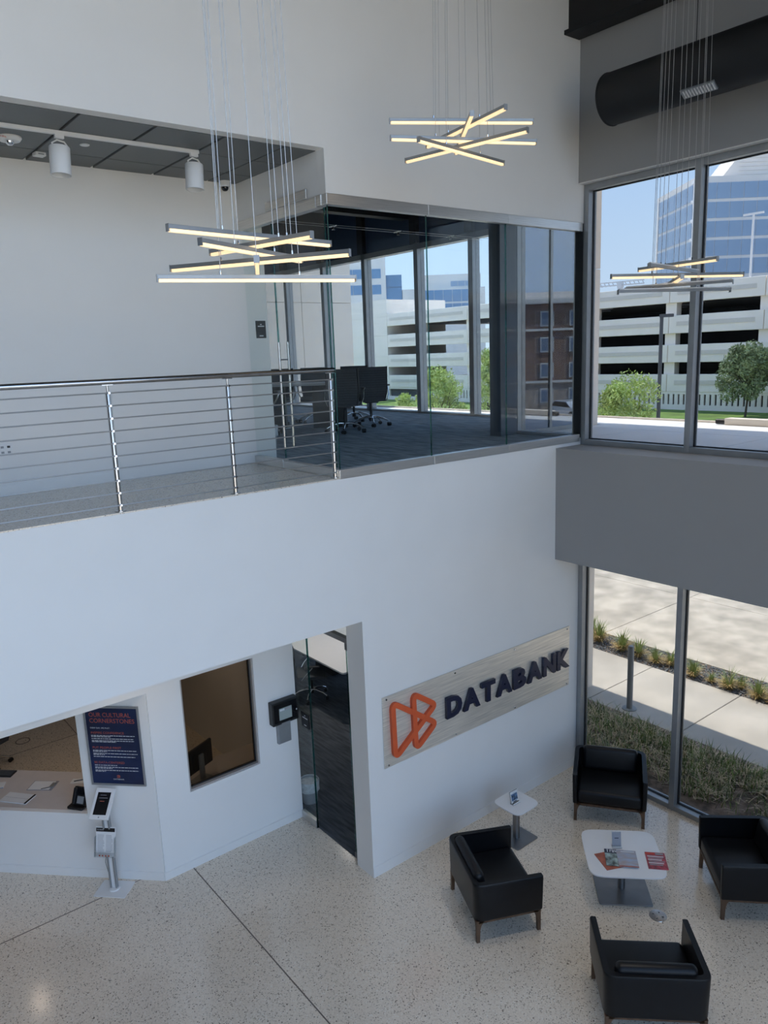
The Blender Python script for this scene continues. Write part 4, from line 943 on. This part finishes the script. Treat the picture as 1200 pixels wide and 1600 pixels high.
# walk, gravel, drive
wk = sempty('floor_sidewalk', 'pale concrete sidewalk outside')
for k in range(-5, 9):
    y0 = 1.20-1.64*k
    B(5.485, 7.40, y0-1.64+0.012, y0, -0.3, GZ).build('slab', 'concrete', wk, bevel=0.006, seg=1)
dv_ = sempty('floor_driveway', 'sunlit concrete driveway')
for k in range(-6, 5):
    for (a, b) in ((8.22, 11.50), (11.512, 15.5), (15.512, 20)):
        B(a, b, 2.82-4.5*(k+1)+0.012, 2.82-4.5*k, -0.3, GZ).build('slab', 'concrete_drive', dv_, bevel=0.004, seg=1)
struct('trim_gravel_bed', B(7.40, 8.215, -12, 14, -0.3, GZ-0.02), 'soil')
B_ = MB(); rn = random.Random(11)
ic = bmesh.new(); bmesh.ops.create_icosphere(ic, subdivisions=1, radius=1.0); iv = [v.co.copy() for v in ic.verts]; ifc = [tuple(v.index for v in f.verts) for f in ic.faces]; ic.free()
for _ in range(5200):
    x = rn.uniform(7.42, 8.20); y = rn.uniform(-2.6, 3.6); s = rn.uniform(0.010, 0.026); z = GZ-0.02+s*0.4
    q = Matrix.Rotation(rn.uniform(0, 6), 3, Vector((rn.random(), rn.random(), 1)).normalized())
    B_.add([Vector((x, y, z))+(q @ Vector((v.x*s, v.y*s*0.8, v.z*s*0.6))) for v in iv], ifc)
tag(B_.build('gravel', 'gravel'), 'grey gravel bed between sidewalk and driveway', 'gravel', None, 'stuff')
CLM = [(7.79, 2.65), (7.70, 2.05), (7.62, 1.27), (7.72, 1.02), (7.57, 0.50), (7.57, 0.17), (7.54, -0.16), (7.70, -0.30), (7.55, -0.66), (7.54, -0.92), (7.67, 1.67), (7.95, 2.95)]
cm = []
for v in range(3):
    b = MB(); idx = []; rn = random.Random(40+v)
    for _ in range(230):
        a = rn.uniform(0, 6.283); r0 = rn.uniform(0, 0.05); gold = rn.random() < 0.68; h = rn.uniform(0.08, 0.20) if gold else rn.uniform(0.20, 0.40); l = rn.uniform(0.10, 0.26) if gold else rn.uniform(0.05, 0.24)
        dx, dy = math.cos(a), math.sin(a); x, y = dx*r0, dy*r0; px, py = -dy*0.005, dx*0.005
        b.add([(x-px, y-py, 0), (x+px, y+py, 0), (x-px+dx*l*0.4, y-py+dy*l*0.4, h*0.75), (x+px+dx*l*0.4, y+py+dy*l*0.4, h*0.75), (x+dx*l, y+dy*l, h*(0.85 if gold else 1))], [(0, 1, 3, 2), (2, 3, 4)]); idx += [int(gold)]*2
    me = bpy.data.meshes.new('grass_clump'); me.from_pydata(b.v, [], b.f); me.materials.append(M['clump_green']); me.materials.append(M['clump_gold']); me.polygons.foreach_set('material_index', idx); cm.append(me)
ordn = ['first', 'second', 'fourth', 'fifth', 'sixth', 'seventh', 'eighth', 'ninth', 'tenth', 'eleventh', 'third', 'rearmost']
for i, (x, y) in enumerate(CLM):
    o = link('grass_clump', cm[i % 3], None, (x, y, GZ-0.02), i*1.3); s = 1.1*[1.1, 1.0, 0.8, 0.85, 0.85, 0.5, 0.9, 0.6, 0.9, 0.85, 0.9, 1.0][i]; o.scale = (s, s, s)
    tag(o, 'tuft of ornamental grass, %s along the gravel bed counted from the sign wall' % ordn[i], 'grass tuft', 'ornamental grass tufts')
o = thing('bollard', 'grey steel bollard on the sidewalk', 'bollard', (5.68, 0.53, GZ))
MB().lathe([(0.115, 0), (0.115, 0.012), (0.055, 0.016)], n=28).build('flange', 'grey_plastic', o, smooth=True); MB().cyl((0, 0, 0.012), (0, 0, 1.06), 0.047, n=24).build('post', 'grey_plastic', o, smooth=True)
MB().lathe([(0.047, 1.06), (0.047, 1.065), (0.035, 1.08), (0, 1.083)], n=24).build('cap', 'base_steel', o, smooth=True); MB().cyl((0.03, -0.04, 0.98), (0.05, -0.055, 0.98), 0.012, n=10).build('key_switch', 'black_plastic', o)

# ------------------------------------------------------------------ parking garage
XG = 57.0
gar = thing('parking_garage', 'long pale precast parking garage across the street', 'garage', (XG, 0, 0))
colY = [-1.2+8.15*k for k in range(10)]
bands = [(9.05, 10.5), (6.5, 8.1), (4.05, 5.5), (1.55, 3.1)]
pm_ = MB().box(0, 0.35, 0.03, 8.12, 0, 1.5).mesh('panel', 'precast', bevel=0.03, seg=1); pl_ = MB().box(-0.05, 0.0, 0.7, 7.4, 0.62, 0.98).mesh('reveal_line', 'precast_line')
for y0 in colY[:-1]+[colY[-1]]:
    if y0 > 68: continue
    for (z0, z1) in bands:
        p = link('panel', pm_, gar, (0, y0, z0)); link('reveal_line', pl_, p)
        if y0+8.15 > 70: p.scale = (1, (70-y0)/8.15, 1)
cm_ = MB().box(0.35, 1.1, -0.5, 0.5, 0, 10.0).mesh('column', 'precast')
for y0 in colY: link('column', cm_, gar, (0, y0, 0))
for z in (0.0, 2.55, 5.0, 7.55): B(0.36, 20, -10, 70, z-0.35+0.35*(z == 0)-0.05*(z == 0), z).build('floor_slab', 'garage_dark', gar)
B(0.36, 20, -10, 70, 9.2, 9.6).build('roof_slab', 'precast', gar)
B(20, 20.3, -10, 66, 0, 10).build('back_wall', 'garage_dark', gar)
for z in (9.1, 6.9, 4.45):
    for k in range(14):
        if z > 9: B(3+(k % 3)*4, 3.2+(k % 3)*4, 2+k*3.1, 3.4+k*3.1, z, z+0.08).build('ceiling_lamp', 'print_white', gar)
B(0.05, 0.3, -8, 70, 0, 0.45).build('plinth', 'precast', gar); B(0.05, 0.3, -8, 70, 1.35, 1.55).build('fence_rail', 'precast', gar)
sl = MB().box(0.06, 0.22, 0, 0.30, 0.45, 1.35).mesh('fence_slat', 'precast')
for k in range(130): link('fence_slat', sl, gar, (0, 2+k*0.48, 0))
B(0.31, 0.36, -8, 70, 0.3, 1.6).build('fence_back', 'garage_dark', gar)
B(0.0, 10, 70, 80, 0, 12.3).build('stair_tower', 'precast', gar)
for z in (2.9, 5.3, 7.9, 10.2): B(-0.02, 0, 70, 80, z, z+0.05).build('tower_joint', 'precast_line', gar)
B(-0.02, 0, 73.7, 73.78, 0, 12.3).build('tower_joint', 'precast_line', gar)
tag(B(48, 56.9, -20, 90, -0.3, 0.02).build('lawn_strip', 'lawn'), None, None, None, 'structure')['label'] = 'green lawn strip before the garage'
tag(B(44, 48, -20, 90, -0.3, -0.02).build('kerb_strip', 'concrete'), None, None, None, 'structure')['label'] = 'pale road edge before the lawn'

# ------------------------------------------------------------------ office buildings
ORZ = R(-38.6)
pane_cache = {}
def pane(w, h, m_):
    k = (round(w, 3), round(h, 3), m_)
    if k not in pane_cache: pane_cache[k] = MB().box(0, w, -0.06, 0.02, 0, h).mesh('window_pane', m_)
    return pane_cache[k]
def facade(par, x0, x1, z0, floors, pitch, gh, pw_, m_, rz=0, off=(0, 0, 0)):
    n_ = int((x1-x0)/pw_)
    for f in range(floors):
        for i in range(n_):
            lx, lz = x0+i*pw_+0.04, z0+f*pitch
            p = link('window_pane', pane(pw_-0.08, gh, m_), par, None, rz)
            c, s = math.cos(rz), math.sin(rz); p.location = (off[0]+lx*c, off[1]+lx*s, lz)
tw_ = thing('office_tower', 'tall stone and blue glass office tower behind the garage', 'building', (90.8, 48.9, 0), ORZ)
B(0, 30, 0, 14, 0, 26.0).build('core', 'facade_stone', tw_)
facade(tw_, 0.9, 26, 14.0-2.3*0+0.1, 5, 2.3, 1.92, 1.72, 'facade_glass')
facade(tw_, -13.2, -0.8, 14.1, 5, 2.3, 1.92, 2.05, 'facade_glass', R(-90), (0, 0, 0))
for z in range(6): B(-0.35, 0.6, -0.35, 0.6, 13.7+z*2.3, 14.05+z*2.3).build('corner_slab', 'roof_white', tw_)
B(-0.35, -0.20, -0.35, -0.2, 10, 26).build('corner_post', 'roof_white', tw_); B(0.45, 0.6, -0.35, -0.2, 10, 26).build('corner_post', 'roof_white', tw_)
pz = [(4.0, 26.0), (27, 26.0), (27, 29.2), (6.6, 29.2)]
MB().prism(pz, -9, -2.5, UPRIGHT).build('penthouse', 'precast', tw_)
for k in range(5): B(6.4-k*0.55*0, 27, 2.47, 2.5, 26.5+k*0.5, 26.54+k*0.5).build('louvre_line', 'precast_line', tw_)
lb = thing('office_block', 'beige office block with blue glass side left of the conference view', 'building', (77.3, 95.0, 0), ORZ)
B(-9, 0, 0, 9, 0, 21.2).build('core', 'facade_stone', lb); facade(lb, -8.5, -0.6, 15.3, 2, 2.5, 1.5, 1.55, 'facade_glass_deep'); B(0.02, 2.6, 0.5, 6, 0, 18.3).build('glass_core', 'facade_glass_deep', lb)
for k in range(3): B(0.02, 2.62, 0.47, 0.5, 11.5+k*2.4, 11.6+k*2.4).build('mullion_line', 'facade_mullion', lb)
lb2 = thing('office_block', 'wide low office block with stepped roof above the garage', 'building', (79.5, 93.5, 0), ORZ)
B(0, 13.6, 0, 8, 0, 15.9).build('core', 'facade_stone', lb2); B(3.5, 13.0, 0.8, 8, 15.9, 18.1).build('upper_floor', 'facade_stone', lb2); facade(lb2, 2.2, 12.8, 11.5, 2, 2.2, 1.9, 1.5, 'facade_glass_deep')
facade(lb2, 8.0, 13.0, 16.2, 1, 2.2, 0.8, 1.2, 'facade_glass', 0, (0, 0.8, 0))

# ------------------------------------------------------------------ brick apartments, seen reflected in the blue glass
ap = thing('apartment_building', 'brown brick apartment block mirrored in the blue corner glass', 'building', (53, -36.7, 0), R(38.6))
B(-22, 22, -12, 0, 2.6, 9.6).build('brick_wall', 'brick', ap); B(-22, 22, -12, 0.05, 0, 2.6).build('base_wall', 'brick_pale', ap)
for z in (2.55, 7.2): B(-22, 22, 0, 0.25, z, z+0.2).build('string_course', 'apt_trim', ap)
B(-22.3, 22.3, -12, 0.6, 9.6, 10.0).build('cornice', 'apt_trim', ap); B(-22.2, 22.2, -12, 0.35, 10.0, 10.6).build('parapet', 'precast', ap)
wfm = MB().box(-0.62, 0.62, 0.0, 0.10, 0, 1.35).mesh('window_frame', 'apt_trim'); wgl = MB().box(-0.50, 0.50, 0.09, 0.13, 0.12, 1.23).mesh('window_glass', 'facade_mullion')
for f in range(4):
    for k in range(16):
        p = link('window_frame', wfm, ap, (-20+k*2.65, 0.05, 0.7+f*2.3)); link('window_glass', wgl, p)
def car(loc, rz, m_, label):
    t = thing('car', label, 'car', loc, rz, group='parked cars by the apartments')
    MB().prism(rounded([(-2.2, 0.35), (2.2, 0.35), (2.2, 0.75), (1.3, 0.92), (0.6, 1.42), (-1.1, 1.45), (-1.9, 0.98), (-2.2, 0.9)], 0.12, 3), -0.85, 0.85, UPRIGHT).build('body', m_, t, bevel=0.05)
    MB().prism([(1.12, 0.95), (0.56, 1.36), (-1.05, 1.38), (-1.65, 0.98)], -0.87, 0.87, UPRIGHT).build('side_glass', 'screen_black', t)
    for xx in (-1.35, 1.35):
        for s in (-1, 1): MB().cyl((xx, s*0.70, 0.33), (xx, s*0.90, 0.33), 0.33, n=18).build('wheel', 'tyre', t)
for i, (m_, lab) in enumerate((('car_white', 'white car parked leftmost before the apartments'), ('car_silver', 'silver car parked second before the apartments'), ('car_white', 'white car parked third before the apartments'), ('car_dark', 'dark car parked rightmost before the apartments'))):
    p = ap.matrix_basis if False else (Matrix.Translation((53, -36.7, 0)) @ Matrix.Rotation(R(38.6), 4, 'Z')) @ Vector((-1.0+i*3.1, 7.5, GZ-0.04)); car(p, R(38.6+70), m_, lab)

# ------------------------------------------------------------------ lamp posts, crane
o = thing('street_lamp', 'dark street lamp post before the garage', 'lamp post', (30, 15.3, GZ-0.04))
MB().cyl((0, 0, 0), (0, 0, 7.1), 0.10, 0.085, n=14).build('post', 'pole_dark', o); B(-0.1, 0.55, -0.12, 0.12, 7.05, 7.2).build('lamp_head', 'pole_dark', o); B(-0.15, 0.15, -0.15, 0.15, 0, 0.3).build('foot', 'pole_dark', o)
o.rotation_euler = (0, 0, R(-60))
o = thing('roof_lamp', 'slim white lamp post on the garage roof', 'lamp post', (66, 29.0, 9.6))
MB().cyl((0, 0, 0), (0, 0, 7.0), 0.10, n=12).build('post', 'pole_white', o); B(-0.10, 0.10, -0.9, 0.9, 6.95, 7.1).build('lamp_head', 'pole_white', o)
o = thing('tower_crane', 'small tower crane on the horizon', 'crane', (200, 135, 0))
MB().box(-0.6, 0.6, -0.6, 0.6, 0, 22.5).build('mast', 'pole_white', o)
b = MB(); b.beam((0, -8, 23), (0, 10, 23.4), 0.35, 0.35); b.beam((0, -8, 24), (0, 10, 24.3), 0.3, 0.3)
for k in range(13): b.beam((0, -8+k*1.45, 23), (0, -8+k*1.45+0.7, 24.1), 0.2, 0.2)
b.build('jib', 'pole_white', o); B(-0.7, 0.7, -0.7, 0.7, 22.5, 24.2).build('cab', 'pole_white', o)

# ------------------------------------------------------------------ trees
def tree(loc, h, rad, th, label, m_, n_leaf, seed, stems=1, cone=0.0, leaf=0.16, name='tree', cat='tree'):
    rn = random.Random(seed); t = thing(name, label, cat, loc)
    tk = MB(); tips = []
    for s in range(stems):
        a = rn.uniform(0, 6.28); sp = 0.0 if stems == 1 else rn.uniform(0.15, 0.4)*rad
        top = Vector((math.cos(a)*sp, math.sin(a)*sp, th+(h-th)*0.45)); base = Vector((math.cos(a)*0.08*(stems > 1), math.sin(a)*0.08*(stems > 1), 0))
        mid = base.lerp(top, 0.5)+Vector((rn.uniform(-0.1, 0.1), rn.uniform(-0.1, 0.1), 0))
        r0 = 0.05*h/4/(1 if stems == 1 else 1.6)
        tk.tube([base, mid, top], [r0*1.3, r0, r0*0.5], n=8)
        for k in range(5):
            p0 = base.lerp(top, rn.uniform(0.45, 0.95)); an = rn.uniform(0, 6.28); q = p0+Vector((math.cos(an)*rad*0.6, math.sin(an)*rad*0.6, (h-th)*rn.uniform(0.15, 0.4)))
            tk.tube([p0, p0.lerp(q, 0.5)+Vector((0, 0, 0.05*h)), q], [r0*0.45, r0*0.3, r0*0.12], n=6)
    tk.build('trunk', 'bark', t, smooth=True)
    cl = []
    for k in range(34):
        z = rn.uniform(0.0, 1.0); prof = (1-z*0.85 if cone else math.sqrt(max(0.05, 1-(2*z-0.85)**2*0.9)))
        a = rn.uniform(0, 6.28); rr = rad*prof*math.sqrt(rn.uniform(0.05, 1))*0.8
        cl.append((Vector((math.cos(a)*rr, math.sin(a)*rr, th+(h-th)*(0.05+0.85*z))), rad*rn.uniform(0.20, 0.36)))
    b = MB()
    for k in range(n_leaf):
        c, cr0 = rn.choice(cl); d = Vector((rn.gauss(0, 1), rn.gauss(0, 1), rn.gauss(0, 1)*0.9)).normalized()*cr0*rn.uniform(0.3, 1.05)**0.6
        p = c+d; u = Vector((rn.gauss(0, 1), rn.gauss(0, 1), rn.gauss(0, 0.6)+0.5)).normalized(); v = u.orthogonal().normalized(); v = (Matrix.Rotation(rn.uniform(0, 6.28), 3, u) @ v); s = leaf*rn.uniform(0.6, 1.3)
        w_ = u.cross(v)
        b.add([p-v*s*0.5, p+w_*s*0.22, p+v*s*0.6, p-w_*s*0.22], [(0, 1, 2, 3)])
    f = b.build('foliage', m_, t); f['kind'] = 'stuff'
    return t
tree((26, 14.6, GZ), 4.9, 1.9, 0.5, 'bright green shrubby tree left of the lamp post', 'leaf_light', 10000, 1, stems=4, name='shrub_tree')
tree((53, 22.3, GZ), 5.6, 2.6, 1.6, 'round olive-green tree with a slim trunk at the right photo edge', 'leaf_olive', 11000, 2, leaf=0.24)
tree((26, 27.0, GZ), 5.2, 1.8, 0.4, 'multi-stemmed light green tree in the middle conference window', 'leaf_light', 9500, 3, stems=4, name='shrub_tree')
tree((26, 22.9, GZ), 6.0, 1.55, 0.5, 'tall conical light green tree left of the column', 'leaf_light', 10000, 4, stems=2, cone=1, name='shrub_tree')
tree((53, 67.4, GZ), 3.2, 1.7, 1.4, 'small brownish tree in front of the garage stair tower', 'leaf_brown', 3000, 5, stems=3, leaf=0.2)
tree((26, 30.1, GZ), 3.6, 1.0, 0.3, 'small light green bush left of the multi-stemmed tree', 'leaf_light', 2500, 6, stems=3, name='bush', cat='bush')
tree((26, 17.6, GZ), 3.4, 1.3, 0.2, 'low light green bush behind the corner pier', 'leaf_light', 2500, 8, stems=3, name='bush', cat='bush')
